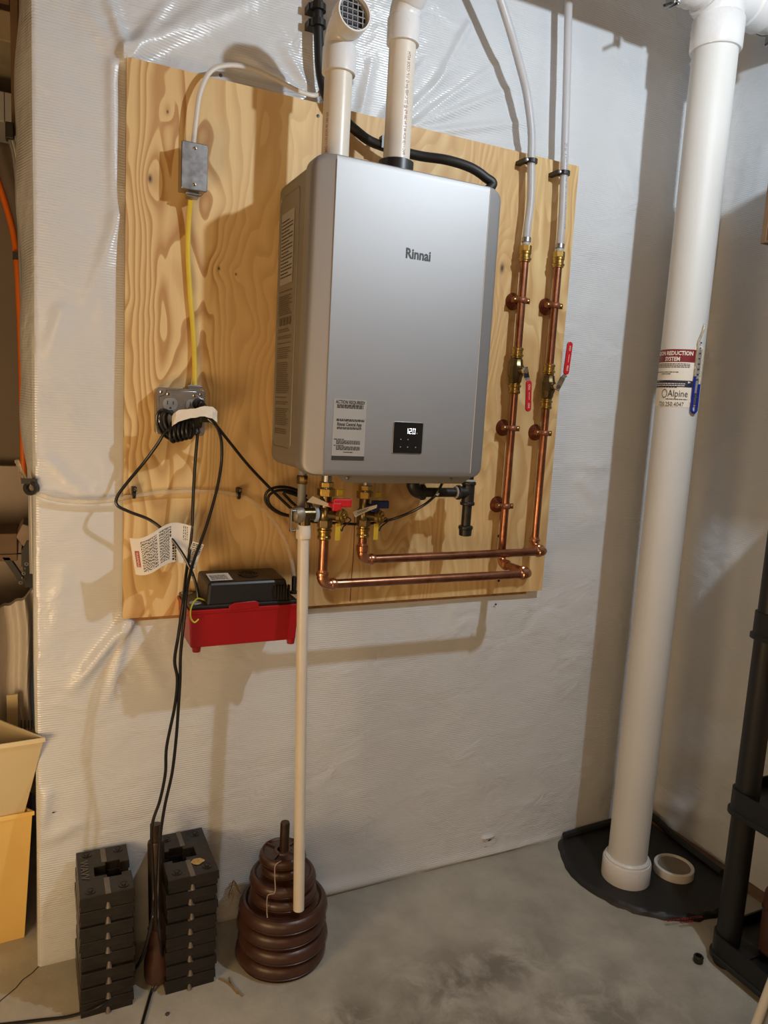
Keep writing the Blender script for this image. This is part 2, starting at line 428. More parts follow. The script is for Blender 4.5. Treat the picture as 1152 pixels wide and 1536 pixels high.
F((188, 86), (262, -5), .014, .012); F((192, 84), (330, -5), .016, .011); F((200, 84), (400, -10), .018, .009)
F((188, 95), (120, 5), .02, .006)
for (a, b) in [((560, 205), (650, 70)), ((565, 215), (720, 60)), ((570, 222), (775, 75)), ((600, 200), (800, 120)), ((600, 205), (820, 180)), ((620, 215), (830, 230)), ((535, 190), (560, 80)), ((470, 150), (420, 60)), ((450, 140), (330, 60)), ((700, 40), (640, 150)), ((420, 120), (300, 90))]:
    F(a, b, .011, .008)
F((168, 100), (170, 350), .012, .008); F((172, 330), (150, 500), .02, .004)
F((190, 930), (100, 1042), .016, .020); F((192, 932), (158, 1062), .012, .010); F((190, 934), (250, 1050), .02, .006)
F((92, 470), (70, 540), .02, .006); F((72, 690), (125, 745), .014, .005); F((125, 740), (188, 735), .02, .004)
F((190, 290), (120, 480), .015, .006); F((95, 860), (70, 1000), .02, .004)
F((60, 1260), (130, 1230), .02, .006); F((70, 1190), (60, 1260), .014, .008)
F((870, 720), (900, 760), .02, .006); F((900, 700), (840, 690), .02, .004)
F((725, 1255), (742, 1252), .006, .010); F((480, 1335), (640, 1300), .02, .008); F((640, 1300), (860, 1250), .016, .007)
F((965, 1220), (900, 1150), .02, .006)
F((1070, 30), (1000, 140), .02, .006); F((950, 300), (915, 200), .03, .005)
nx, nz = 396, 540
xs = np.linspace(XL, XR, nx+1); zs = np.linspace(0, WH, nz+1)
Xg, Zg = np.meshgrid(xs, zs)
D = fold_field(Xg, Zg, folds)
D += 0.0042*(smooth_noise(Xg, Zg, 9, 1)*1.5) + 0.0022*smooth_noise(Xg, Zg, 26, 2) + 0.0008*smooth_noise(Xg, Zg, 70, 3, 0.5)
D += 0.005
inside = np.clip(np.minimum(np.minimum((Xg+0.0)/0.02, (1.21-Xg)/0.02), np.minimum((Zg-0.87)/0.02, (2.096-Zg)/0.02)), 0, 1)
D = D*(1-0.92*inside)
D = np.clip(D, 0.0, 0.03)*np.clip(Zg/0.015+0.3, 0, 1)
D *= np.clip((XR-Xg)/0.03, 0, 1)
ew = np.clip(1-(Xg-XL)/0.009, 0, 1)          # soft rounded left end of the partition
Y = -D*(1-ew**2) + 0.006*ew**2
sx_ = Xg + 0.005*ew*smooth_noise(Zg*0, Zg, 9, 9)
verts = [(float(a), float(b), float(c)) for a, b, c in zip(sx_.ravel(), Y.ravel(), Zg.ravel())]
faces = [(j*(nx+1)+i, j*(nx+1)+i+1, (j+1)*(nx+1)+i+1, (j+1)*(nx+1)+i) for j in range(nz) for i in range(nx)]
mb = MB(); mb.add(verts, faces)
# turned end of the sheet at the partition's left end
nb = nz
endv = []
for j in range(0, nz+1, 3):
    z = float(zs[j]); e = 0.004*math.sin(z*9.0)+0.003*math.sin(z*23+1)
    x0 = float(sx_[j, 0]); y0 = float(Y[j, 0])
    k_ = min(1, max(0.06, (z-1.12)/.22)); e *= k_
    endv += [(x0, y0, z), (x0-0.010*k_+e*0.3, 0.035, z), (x0-0.022*k_+e, 0.075, z), (x0-0.026*k_+e, 0.14, z)]
m_ = len(endv)//4
mb.add(endv, [(j*4+k, j*4+k+1, (j+1)*4+k+1, (j+1)*4+k) for j in range(m_-1) for k in range(3)])
wb = struct(mb.build('wall_back', M_SHEET, None, fix=False))
tag(wb, 'back wall wrapped in ribbed white plastic sheeting')
# right wall
folds = []
def FR(a, b, wd, amp):
    pa = PX(a[0], a[1], XR); pb = PX(b[0], b[1], XR); folds.append(((-pa.y, pa.z), (-pb.y, pb.z), wd, amp))
FR((1108, 50), (1072, 470), .010, .012); FR((1125, 250), (1112, 330), .02, .006); FR((1145, 230), (1130, 340), .016, .006)
FR((1062, 480), (1070, 560), .012, .012); FR((1070, 560), (1110, 540), .02, .008); FR((985, 1200), (1060, 1110), .03, .007); FR((985, 1205), (1100, 1240), .03, .008)
FR((1120, 760), (1040, 980), .05, .006); FR((1060, 690), (1152, 640), .03, .008); FR((1045, 715), (1042, 800), .012, .006)
ys = np.linspace(0, 3.0, 201)
Yg, Zg2 = np.meshgrid(ys, zs)
D2 = fold_field(Yg, Zg2, folds) + 0.006*smooth_noise(Yg, Zg2, 8, 21) + 0.002*smooth_noise(Yg, Zg2, 24, 22) + 0.006
D2 = np.clip(D2, 0, 0.035)*np.clip(Yg/0.02, 0, 1)
mb = MB(); n2 = 200
mb.add([(float(XR-d), float(-y), float(z)+0.012) for d, y, z in zip(D2.ravel(), Yg.ravel(), Zg2.ravel())],
       [(j*(n2+1)+i, j*(n2+1)+i+1, (j+1)*(n2+1)+i+1, (j+1)*(n2+1)+i) for j in range(nz) for i in range(n2)])
tag(struct(mb.build('wall_right', M_SHEET, None, fix=False)), 'right wall wrapped in white plastic sheeting, mostly in shade')
mb = MB(); mb.box((-2.6, -3.6, -0.08), (2.0, 1.2, 0)); fl = struct(mb.build('floor', M_CONC, None, smooth=False)); tag(fl, 'stained grey concrete floor')
mb = MB()
cr = [PZ(-10, 1515), PZ(0, 1502), PZ(12, 1492), PZ(24, 1482), PZ(34, 1470), PZ(48, 1460), PZ(58, 1450)]
for i in range(len(cr)-1):
    a, b = cr[i], cr[i+1]; n = (b-a).cross(Vector((0, 0, 1))).normalized()*0.0016
    mb.add([a-n+Vector((0, 0, .0006)), a+n+Vector((0, 0, .0006)), b+n+Vector((0, 0, .0006)), b-n+Vector((0, 0, .0006))], [(0, 1, 2, 3)])
mb.build('floor_crack', M_INK, fl, smooth=False)
mb = MB(); mb.box((-2.6, -3.6, WH), (2.0, 1.2, WH+0.05)); ce = struct(mb.build('ceiling', M_WOODC, None, smooth=False)); tag(ce, 'wooden basement ceiling')
mb = MB(); mb.box((-2.6, 0.62, 0), (XL-0.02, 0.70, WH)); tag(struct(mb.build('wall_far', M_WALLB, None, smooth=False)), 'brown grey concrete wall beyond the plastic wrapped partition')
mb = MB(); mb.box((-2.6, -3.6, 0), (-2.5, 1.2, WH)); tag(struct(mb.build('wall_left', M_ROOM, None, smooth=False)), 'cream painted basement wall')
mb = MB(); mb.box((-2.6, -3.7, 0), (2.0, -3.6, WH)); tag(struct(mb.build('wall_front', M_ROOM, None, smooth=False)), 'cream painted basement wall')
mb = MB(); mb.box((XL+0.004, 0.06, 0), (XR+0.1, 0.14, WH)); tag(struct(mb.build('wall_core', M_WOODC, None, smooth=False)), 'timber framing behind the plastic sheeting')
# brown sill between sheet and floor on the right
a = PZ(985, 1232); b = PZ(1152, 1345)
mb = MB(); mb.box((1.755, -1.6, 0), (1.80, -0.02, 0.012)); struct(mb.build('baseboard_right', M_WOODD, None, smooth=False))
# little tear marks in the sheet
for (px, py, r) in [(740, 905, .006), (728, 1254, .008), (80, 1215, .004)]:
    q = P(px, py, 0); mb = MB()
    n = 9; pts = [q + Vector((math.cos(2*PI*k/n)*r*random.uniform(.5, 1.2), -0.024 if px == 728 else -0.012, math.sin(2*PI*k/n)*r*.6*random.uniform(.5, 1.2))) for k in range(n)]
    mb.add(pts, [tuple(range(n))]); mb.build('sheet_tear', M_INK, wb, smooth=False)

# ------------------------------------------------------------------ plywood
PW, PZ0, PZ1 = 1.2114, 0.8686, 2.0958
pl = thing('plywood_board', (0, -0.02, PZ0), 'square pine plywood backer board mounted on the plastic sheeted wall', 'board')
mb = MB(); mb.box((0, -0.0285, PZ0), (PW, -0.012, PZ1))
pb = mb.build('panel', M_PLY, pl, smooth=False)
# texture wants origin at panel corner -> parent is at (0, ., PZ0)
mb = MB(); mb.box((0.02, -0.012, PZ0-0.012), (PW-0.045, 0.0, PZ0+0.05)); mb.build('batten', M_PLYEDGE, pl, smooth=False)
mb = MB(); mb.box((0.003, -0.0121, PZ0+0.004), (PW-0.003, -0.008, PZ1-0.003)); mb.build('board_back', M_PLYEDGE, pl, smooth=False)
for (px, py) in [(477, 174), (748, 804), (748, 871), (331, 113)]:
    q = P(px, py, -0.0285); mb = MB(); mb.lathe([(.004, 0), (.004, .0008), (.0005, .0012)], q, (0, -1, 0), 12); mb.build('screw', M_IRON, pl)
mb = MB(); mb.tube([P(532, 775, -.0285), P(530, 830, -.0285), P(527, 870, -.0285), P(525, 902, -.0285)], 0.0012, 6); mb.build('ink_line', M_DARKRED, pl)

# ------------------------------------------------------------------ water heater
HX, HW, HZ, HH, HYB, HD = 0.3375, 0.470, 1.236, 0.670, -0.0285, 0.2605
YF = HYB-HD
wh = thing('water_heater', (HX+HW/2, HYB-0.1, HZ), 'silver wall-hung tankless water heater on the plywood board', 'water heater')
def rrect(x0, x1, z0, z1, r, n=7):
    pts = []
    for cx_, cz_, a0 in ((x1-r, z1-r, 0), (x0+r, z1-r, 90), (x0+r, z0+r, 180), (x1-r, z0+r, 270)):
        for k in range(n+1):
            a = math.radians(a0+90*k/n); pts.append((cx_+r*math.cos(a), cz_+r*math.sin(a)))
    return pts
# body
ins = 0.006
body = rrect(HX+ins, HX+HW-ins, HZ+ins, HZ+HH-ins, 0.028)
mb = MB(); mb.prism([(x, HYB-.004, z) for x, z in body], (0, -(HD-0.073), 0)); mb.build('body', M_SIDE, wh, bevel=0.004)
mb = MB(); gp = rrect(HX+.012, HX+HW-.012, HZ+.012, HZ+HH-.012, 0.024)
mb.prism([(x, YF+.075, z) for x, z in gp], (0, -.03, 0)); mb.build('gasket', M_BLACK, wh)
# recessed rectangle bead on left side
lf = plane_fn((HX+ins, HYB, HZ), (0, -1, 0), (0, 0, 1), n=(-1, 0, 0))
mb = MB()
bead = [lf(u, v, 0) for u, v in rrect(.018, .152, .05, HH-.045, .015, 4)]; bead.append(bead[0])
mb.tube(bead, 0.0016, 6, sm=0); mb.build('side_bead', M_SIDE, wh)
# cover: columns over x, rows over z
def cover_depth(x):
    w_ = 0.047; d = min(x, HW-x)
    if d < w_:
        t = d/w_; flat = 0.0175*(1-t)+0.0006
        rd = 0.013*(1-math.sqrt(max(0, 1-(1-min(1, d/0.012))**2)))
        return -(flat+rd)
    return 0.0
R_ = 0.032
xsn = [0, .0004, .0012, .0025, .0045, .007, .0095, .012, .018, .026, .0315, .040, .0469, .0473, .06]
xc = xsn + [HW*0.3, HW*0.5, HW*0.7] + [HW-a for a in reversed(xsn)]
def zlim(x):
    d = min(x, HW-x)
    if d < R_: return R_-math.sqrt(max(0, R_**2-(R_-d)**2))
    return 0
rows = [(0, .030), (0, .012), (.0012, .006), (.004, .002), (.009, .0004), (.016, 0)]
vs = []; 
for x in xc:
    zl = zlim(x); z0, z1 = HZ+zl, HZ+HH-zl; dd = cover_depth(x)
    col = []
    for off, drop in rows: col.append((HX+x, YF+max(drop*(1.0), 0)-dd*1.0 if drop != .030 else YF+0.055, z0+min(off, (z1-z0)/2)))
    for k in range(1, 8): col.append((HX+x, YF-dd, z0+.016+(z1-z0-.032)*k/8))
    for off, drop in reversed(rows): col.append((HX+x, YF+max(drop, 0)-dd if drop != .030 else YF+0.055, z1-min(off, (z1-z0)/2)))
    vs.append(col)
m = len(vs[0]); n = len(vs)
mb = MB(); mb.add([p for c in vs for p in c], [(i*m+j, (i+1)*m+j, (i+1)*m+j+1, i*m+j+1) for i in range(n-1) for j in range(m-1)])
# close ends
k0 = len(mb.v)
for i, colx in ((0, HX), (n-1, HX+HW)):
    c = vs[i]; a = [(colx, YF+.055, p[2]) for p in c]; base = len(mb.v); mb.v += [Vector(p) for p in c]+[Vector(p) for p in a]
    mb.f += [(base+j, base+j+1, base+m+j+1, base+m+j) for j in range(m-1)]
cv = mb.build('front_cover', M_SILVER, wh, ang=50)
bm = bmesh.new(); bm.from_mesh(cv.data); bmesh.ops.remove_doubles(bm, verts=bm.verts, dist=1e-5); bmesh.ops.recalc_face_normals(bm, faces=bm.faces); bm.to_mesh(cv.data); bm.free()
cv.data.polygons.foreach_set('use_smooth', [True]*len(cv.data.polygons)); cv.data.set_sharp_from_angle(angle=math.radians(28))
for x in (0.047, HW-0.047):
    mb = MB(); mb.tube([(HX+x, YF-.0003, HZ+.012), (HX+x, YF-.0003, HZ+HH-.012)], 0.0009, 6, sm=0); mb.build('crease_line', M_SIDE if x < .1 else M_CREASE, wh)
# name on the front
ff = lambda px, py: P(px, py, YF-.0006)
o_ = ff(608, 384); e_ = ff(652, 391)
sz = 0.030
text('Rinnai', sz, plane_fn((o_.x, YF-.0002, o_.z-.003), (1, 0, 0), (0, 0, 1), n=(0, -1, 0)), simple('logo_grey', lin(62, 62, 64), .4, .3), wh, 'logo_lettering', bold=0.0008, sx=0.86)
# sticker
s0 = ff(504, 595); s1 = ff(547, 693); s0x, s1x = ff(498, 640).x, ff(549, 640).x
sx0, sx1, sz0, sz1 = s0x+.002, s1x-.001, s1.z+.003, s0.z-.004
fs_ = plane_fn((sx0, YF, sz0), (1, 0, 0), (0, 0, 1), n=(0, -1, 0), lift=.0005)
W_, H_ = sx1-sx0, sz1-sz0
stk = quadp(fs_, 0, W_, 0, H_, M_STICK, wh, 'sticker'); stk['label'] = 'pale grey instruction sticker'
fs2 = plane_fn((sx0, YF, sz0), (1, 0, 0), (0, 0, 1), n=(0, -1, 0), lift=.0009)
quadp(fs2, 0, W_, 0, H_*.07, M_INK, stk, 'sticker_band')
text('ACTION REQUIRED!', .0105, lambda a, b, h=0: fs2(a+W_*.5, b+H_*.925, h), M_INK, stk, align='CENTER', bold=.0003, sx=.72)
text('Rinnai Central App', .0105, lambda a, b, h=0: fs2(a+W_*.5, b+H_*.565, h), M_INK, stk, align='CENTER', bold=.0003, sx=.72)
rws = []
for v in (.895, .875, .852): rws.append((W_*.1, W_*.9, H_*v, .0022))
for v in (.66, .64): rws.append((W_*.1, W_*.95, H_*v, .0022))
for v in (.53, .51): rws.append((W_*.12, W_*.88, H_*v, .002))
for k, v in enumerate((.335, .31, .288, .266, .235, .212, .19, .168)): rws.append((W_*(.05 if k in (0, 4) else .12), W_*(.35 if k in (0, 4) else .85), H_*v, .002))
rws.append((W_*.35, W_*.65, H_*.125, .002))
micro(rws, fs2, M_INK, stk)
# control panel
c0 = ff(593, 631); c1 = ff(632, 681)
cx0, cx1, cz0, cz1 = ff(590, 655).x, ff(633, 655).x, c1.z+.001, c0.z-.003
ctl = MB().prism([(x, YF+.001, z) for x, z in rrect(cx0-.0015, cx1+.0015, cz0-.0015, cz1+.0015, .004, 4)], (0, -.0028, 0)).build('control_frame', M_STEELG, wh, bevel=.0005)
MB().prism([(x, YF-.001, z) for x, z in rrect(cx0, cx1, cz0, cz1, .003, 4)], (0, -.0014, 0)).build('control_panel', simple('glossy_black', lin(12, 12, 14), .15), ctl)
cw, chh = cx1-cx0, cz1-cz0
fc = plane_fn((cx0, YF-.0024, cz0), (1, 0, 0), (0, 0, 1), n=(0, -1, 0), lift=.0004)
seg7 = {'0': 'abcdef', '1': 'bc', '2': 'abged'}
mb = MB()
for k, ch in enumerate('120'):
    ox, oz, w7, h7, th = cw*.40+k*cw*.125, chh*.64, cw*.085, chh*.17, .0010
    R7 = {'a': (0, w7, h7-th, h7), 'd': (0, w7, 0, th), 'g': (0, w7, h7/2-th/2, h7/2+th/2), 'b': (w7-th, w7, h7/2, h7), 'c': (w7-th, w7, 0, h7/2), 'e': (0, th, 0, h7/2), 'f': (0, th, h7/2, h7)}
    for s_ in seg7[ch]:
        a0, a1, b0, b1 = R7[s_]; mb.add([fc(ox+a0, oz+b0), fc(ox+a1, oz+b0), fc(ox+a1, oz+b1), fc(ox+a0, oz+b1)], [(0, 1, 2, 3)])
mb.build('display_digits', M_GLOW, ctl, smooth=False, fix=False)
for (u, v) in [(.25, .45), (.50, .45), (.25, .2), (.50, .2), (.78, .2), (.8, .66)]:
    mb = MB(); mb.lathe([(.0016, 0), (.0014, .0003)], fc(cw*u, chh*v), (0, -1, 0), 10); mb.build('touch_key', M_GREYP, ctl)
# side labels
sf = plane_fn((HX+ins, HYB-.0, HZ), (0, -1, 0), (0, 0, 1), n=(-1, 0, 0), lift=.0008)
sl = quadp(sf, .030, .122, HH-.245, HH-.085, M_STICK, wh, 'rating_label'); sl['label'] = 'pale rating label on the left side panel'
sf2 = plane_fn((HX+ins, HYB, HZ), (0, -1, 0), (0, 0, 1), n=(-1, 0, 0), lift=.0012)
micro([(.034, .115 if k % 3 else .09, HH-.105-k*.0078, .0028) for k in range(17)], sf2, M_INK, sl)
rws = []
z = HH-.262
while z > .075:
    if not (HH-.345 < z < HH-.315): rws.append((.030, .130*random.uniform(.8, 1.0), z, .0021 if z < HH-.35 else .0026))
    z -= .0046 if random.random() > .09 else .011
micro(rws, sf2, M_INKB, wh, 'side_print')
for k in range(4): quadp(sf2, .036+k*.023, .052+k*.023, HH-.338, HH-.320, M_INKB, wh, 'side_emblem')
# bottom bracket
q0 = ff(508, 716); q1 = ff(716, 716)
zb = HZ+.003
mb = MB(); mb.prism([(q0.x, YF+.03, zb), (q1.x+.01, YF+.03, zb), (q1.x-.025, YF+.03, zb-.020), (q0.x+.03, YF+.03, zb-.020)], (0, .004, 0)); mb.build('bottom_bracket', M_SIDE, wh)
for px in (521, 676):
    q = P(px, 719, YF+.03); mb = MB(); mb.lathe([(.004, 0), (.0035, .002), (.001, .003)], (q.x, YF+.03, zb-.009), (0, -1, 0), 12); mb.build('screw', M_STEELG, wh)
# top flanges
mb = MB(); mb.lathe([(.036, 0), (.036, .010), (.033, .012)], (.417, -.19, HZ+HH-ins), seg=28); mb.build('flue_collar', M_BLACK, wh)
mb = MB(); mb.lathe([(.075, 0), (.075, .006), (.060, .012), (.048, .016), (.040, .018), (.040, .045), (.036, .047)], (.566, -.19, HZ+HH-ins), seg=32); mb.build('vent_adapter', M_BLACK, wh)

# ------------------------------------------------------------------ vents
HT = HZ+HH
v1 = thing('vent_pipe', (.417, -.19, HT+.006), 'cream plastic vent pipe with a white grilled elbow on top of the heater', 'pipe')
mb = MB(); mb.cyl((.417, -.19, HT+.007), (.417, -.19, 2.115), .0302, seg=32); mb.build('pipe', M_PVC, v1)
def elbow(c, d0, d1, rad, r, hub, hubl, n=10):
    """elbow whose centreline starts at c heading d0, turning to d1"""
    d0 = Vector(d0).normalized(); d1 = Vector(d1).normalized(); ang = d0.angle(d1); ax = d0.cross(d1).normalized()
    side = ax.cross(d0); cen = Vector(c)+side*rad; pts = []
    for k in range(n+1):
        q = Quaternion(ax, ang*k/n); pts.append(cen + q @ (-side*rad))
    return pts, d1
zc = 2.098
mb = MB(); mb.lathe([(.0315, 0), (.0362, .0005), (.0368, .05), (.034, .055)], (.417, -.19, zc), seg=32)
pts, d1 = elbow((.417, -.19, zc+.050), (0, 0, 1), (0.02, -1, 0.06), .042, .034, 0, 0)
mb.tube(pts, [.034]*len(pts), 28, sm=0)
e = pts[-1]
mb.lathe([(.034, -.004), (.0375, 0), (.0378, .034), (.0365, .036), (.0335, .036), (.0335, .012), (.001, .012)], e, d1, 32)
mb.build('elbow', M_PVCW, v1)
mb = MB(); ec = e+d1*.022
u_, v_, d_ = basis(d1)
mb.cyl(e+d1*.013, e+d1*.014, .0330, seg=28); mb.build('grille_back', simple('dark_mesh_back', lin(45, 46, 50), .6), v1)
gr = MB(); 
gr.lathe([(.0300, 0), (.0333, 0), (.0333, .004), (.0300, .004)], ec, d1, 28, close=True)
for k in range(-2, 3):
    o = k*.0115; L = math.sqrt(.031**2-o*o)
    gr.obox(ec+u_*o+d1*.002, u_, v_, d1, .0009, L, .0012); gr.obox(ec+v_*o+d1*.002, v_, u_, d1, .0009, L, .0012)
gr.build('grille', M_GREYP, v1, smooth=False)
fnp = lambda cx_, cy_, r, th0, z0: (lambda a, b, h=0: Vector((cx_+(r+.0004+h)*math.cos(th0+b/r), cy_+(r+.0004+h)*math.sin(th0+b/r), z0+a)))
thv = math.atan2(CAMP.y+.19, CAMP.x-.417)
text('PVC 1120 SCH 40 280 PSI', .0095, fnp(.417, -.19, .0302, thv-.85, 1.93), M_INKRP, v1, sx=.8)
v2 = thing('vent_pipe', (.566, -.19, HT+.04), 'cream plastic vent pipe with printed side rising from the black adapter ring', 'pipe')
mb = MB(); mb.cyl((.566, -.19, HT+.035), (.566, -.19, 2.22), .0302, seg=32); mb.build('pipe', M_PVC, v2)
zc = P(605, 68, -.19).z
mb = MB(); mb.lathe([(.0315, 0), (.0362, .0005), (.0372, .05), (.034, .056)], (.566, -.19, zc), seg=32)
pts, d1 = elbow((.566, -.19, zc+.05), (0, 0, 1), (.12, -.6, .75), .06, .034, 0, 0)
mb.tube(pts, .034, 28, sm=0); e = pts[-1]
mb.lathe([(.034, -.004), (.0365, 0), (.0372, .05), (.034, .052), (.0302, .052), (.0302, .26)], e, d1, 32); mb.build('elbow', M_PVCW, v2)
text('PVC-1120 SCH 40 2 IN 280 PSI @ 23°C NSF-pw-G  U.P. CODE ASTM', .0105, fnp(.566, -.19, .0302, math.atan2(CAMP.y+.19, CAMP.x-.566)+.42, 1.955), M_INKRP, v2, sx=.70)

# ------------------------------------------------------------------ black insulated hose behind vents
h = thing('hose', P(478, 120, -.03), 'black flexible hose looping behind the vent pipes and over the heater', 'hose')
mb = MB(); mb.tube([P(474, -60, -.035), P(477, 0, -.035), P(478, 60, -.035), P(481, 110, -.035), P(492, 150, -.045), P(512, 175, -.05), P(533, 195, -.055), P(556, 212, -.06), P(590, 224, -.08), P(630, 234, -.10), P(670, 240, -.13), P(705, 251, -.15), P(728, 266, -.16), P(738, 279, -.165), Vector((.770, -.168, 1.895))], .0115, 12)
mb.build('tube', M_FOAM, h)
for py in (12, 36):
    mb = MB(); q = P(477, py, -.035); mb.lathe([(.013, -.007), (.019, -.007), (.019, .007), (.013, .007)], q, (0, 0, 1), 18, close=True)
    mb.box(q+Vector((-.022, .002, -.008)), q+Vector((.016, .034, .008))); mb.build('clamp', M_BLACK, h, smooth=False)
    mb = MB(); mb.lathe([(.003, 0), (.002, .002)], q+Vector((-.016, .001, 0)), (0, -1, 0), 10); mb.build('clamp_nail', M_STEELG, h)
q = P(573, 215, -.075); mb = MB(); mb.box(q+Vector((-.004, -.008, -.012)), q+Vector((.004, .010, .016))); mb.build('hose_clip', M_BLACK, h, smooth=False)

# ------------------------------------------------------------------ junction box + cables
jb0 = P(274, 209, -.078); jb1 = P(311, 296, -.078)
jx0, jx1, jz0, jz1 = .1085, .1635, jb1.z+.010, jb0.z-.001
jb = thing('junction_box', ((jx0+jx1)/2, -.05, jz0), 'small galvanised junction box with a blank cover plate, upper left of the board', 'electrical box')
mb = MB(); mb.box((jx0+.001, -.0285, jz0+.002), (jx1-.001, -.074, jz1-.002)); mb.build('box', M_STEELG, jb, smooth=False, bevel=.002)
mb = MB(); mb.prism([(x, -.0735, z) for x, z in rrect(jx0-.001, jx1+.001, jz0, jz1, .004, 3)], (0, -.0045, 0)); mb.build('cover_plate', M_STEELG, jb, bevel=.0018)
for z in (jz0+.012, jz1-.012):
    mb = MB(); mb.lathe([(.0038, 0), (.0034, .0015), (.001, .002)], ((jx0+jx1)/2, -.078, z), (0, -1, 0), 12); mb.build('screw', M_CHROME, jb)
cxm = P(288, 296, -.055).x
mb = MB(); mb.box((cxm-.013, -.044, jz0-.012), (cxm+.013, -.068, jz0+.003)); mb.cyl((cxm-.016, -.070, jz0-.006), (cxm+.016, -.070, jz0-.006), .003, seg=8)
mb.build('cable_clamp', M_STEELG, jb, smooth=False, bevel=.001)
wcab = thing('power_cable', P(292, 207, -.055), 'white flat power cable arching from the junction box towards the vent pipe', 'cable')
mb = MB(); mb.tube([P(290, 216, -.056), P(294, 180, -.060), P(300, 140, -.060), P(315, 108, -.055), P(340, 98, -.05), P(375, 102, -.045), P(410, 117, -.042), P(445, 135, -.04), P(470, 143, -.038), P(482, 138, -.03)], .0034, 10, flat=1.6)
mb.build('sheath', M_WCAB, wcab)
ycab = thing('power_cable', P(292, 578, -.045), 'yellow power cable running down between the two electrical boxes', 'cable')
mb = MB(); mb.tube([P(286, 300, -.056), P(283, 330, -.045), P(282, 380, -.038), P(285, 440, -.036), P(290, 500, -.036), P(292, 550, -.040), P(292, 582, -.048)], .0034, 10, flat=1.75)
mb.build('sheath', M_YCAB, ycab)

# outlet box
ox0, oz1 = .0635, 1.409
ox1, oz0 = ox0+.108, oz1-.105
ob = thing('outlet_box', ((ox0+ox1)/2, -.05, oz0), 'galvanised square outlet box with two receptacles and black cords plugged in', 'electrical box')
mb = MB(); mb.prism([(x, -.0285, z) for x, z in rrect(ox0+.001, ox1-.001, oz0+.001, oz1-.001, .006, 3)], (0, -.040, 0)); mb.build('box', M_STEELG, ob, bevel=.002)
mb = MB(); mb.prism([(x, -.068, z) for x, z in rrect(ox0, ox1, oz0, oz1, .008, 3)], (0, -.003, 0)); mb.build('cover_rim', M_STEELG, ob, bevel=.001)
poly = []
c_ = .016; X0, X1, Z0, Z1 = ox0+.004, ox1-.004, oz0+.004, oz1-.004
for cx_, cz_, a0 in ((X1, Z1, 270), (X0, Z1, 360), (X0, Z0, 90), (X1, Z0, 180)):
    for k in range(6):
        a = math.radians(a0-90*k/5); poly.append((cx_+c_*math.cos(a), cz_+c_*math.sin(a)))
mb = MB(); mb.prism([(x, -.071, z) for x, z in poly], (0, -.006, 0)); mb.build('raised_cover', M_STEELG, ob, bevel=.0018)
for (x, z) in [(ox0+.010, oz1-.010), (ox1-.010, oz1-.010), (ox0+.024, oz1-.014), (ox1-.026, oz1-.014), (ox1-.010, oz0+.010)]:
    mb = MB(); mb.lathe([(.0038, 0), (.0034, .002), (.001, .0025)], (x, -.071 if x < ox0+.012 or x > ox1-.012 else -.077, z), (0, -1, 0), 12); mb.build('screw', M_CHROME, ob)
mb = MB(); qx = P(292, 575, -.06).x; mb.box((qx-.013, -.035, oz1-.002), (qx+.013, -.066, oz1+.010)); mb.cyl((qx-.016, -.064, oz1+.007), (qx+.016, -.064, oz1+.007), .003, seg=8); mb.build('cable_clamp', M_STEELG, ob, smooth=False, bevel=.001)
for cxr in (ox0+.029, ox1-.029):
    czr = oz1-.036; mb = MB()
    pts = [(cxr+.0165*math.cos(a), czr+max(-.0135, min(.0135, .0165*math.sin(a)))) for a in [2*PI*k/28 for k in range(28)]]
    mb.prism([(x, -.0765, z) for x, z in pts], (0, -.003, 0)); rc = mb.build('receptacle', M_GREYP, ob, bevel=.0006)
    for dx, hh_ in ((-.0063, .0045), (.0063, .0038)):
        mb = MB(); mb.box((cxr+dx-.0010, -.0791, czr+.003-hh_), (cxr+dx+.0010, -.0799, czr+.003+hh_)); mb.build('slot', M_INK, rc, smooth=False)
    mb = MB(); mb.lathe([(.0024, 0), (.0024, .0008)], (cxr, -.0791, czr-.0085), (0, -1, 0), 10); mb.build('slot', M_INK, rc)
# plugs and cords
YC = -.10
def cord(name, pts, label, r=.0036, mat=None, cat='cord', parts=()):
    o = thing(name, pts[-1], label, cat); MB().tube(pts, r, 10).build('sheath', mat or M_RUBBER, o)
    return o
A = lambda *l: [P(*q) for q in l]
# cord to the heater
c1 = cord('power_cable', A((303, 607, -.105), (312, 622, -.115), (326, 640, -.11), (345, 664, -.09), (370, 695, -.08), (395, 722, -.07), (420, 747, -.07), (440, 766, -.075), (452, 778, -.075), (475, 783, -.07), (510, 785, -.065), (545, 786, -.065), (580, 781, -.07), (610, 771, -.09), (635, 758, -.12), (652, 744, -.15), (660, 732, -.16), (664, 722, -.15), (664, 716, -.13)),
          'black power cord running from the outlet down under the heater to its right side')
mb = MB(); pp = P(296, 606, -.08)
mb.cyl(pp+Vector((.001, .002, 0)), pp+Vector((.003, -.020, 0)), .0125, .0105, 16); mb.tube([pp+Vector((.003, -.018, 0)), pp+Vector((.008, -.026, -.002)), P(306, 612, -.11), P(312, 622, -.115)], [.008]*5+[.0065]*10+[.0045]*10, 10); mb.build('plug', M_BLACK, c1)
mb = MB(); mb.lathe([(.0045, -.004), (.0048, 0), (.0045, .004)], P(656, 741, -.155), P(652, 744, -.15)-P(662, 727, -.155), 12); mb.build('cord_sleeve', M_WCAB, c1)
cl = []
for k in range(0, 27):
    t = k/26; a = 2*PI*2.2*t+0.6
    rx, rz = 36-5*math.sin(t*3), 22-6*t
    cl.append(P(430+5*t+rx*math.cos(a), 752+5*t-rz*math.sin(a)+6*math.cos(a), -.065-.012*t))
cl.append(P(470, 783, -.07))
MB().tube(cl, .0036, 8, sm=3).build('coil', M_RUBBER, c1)
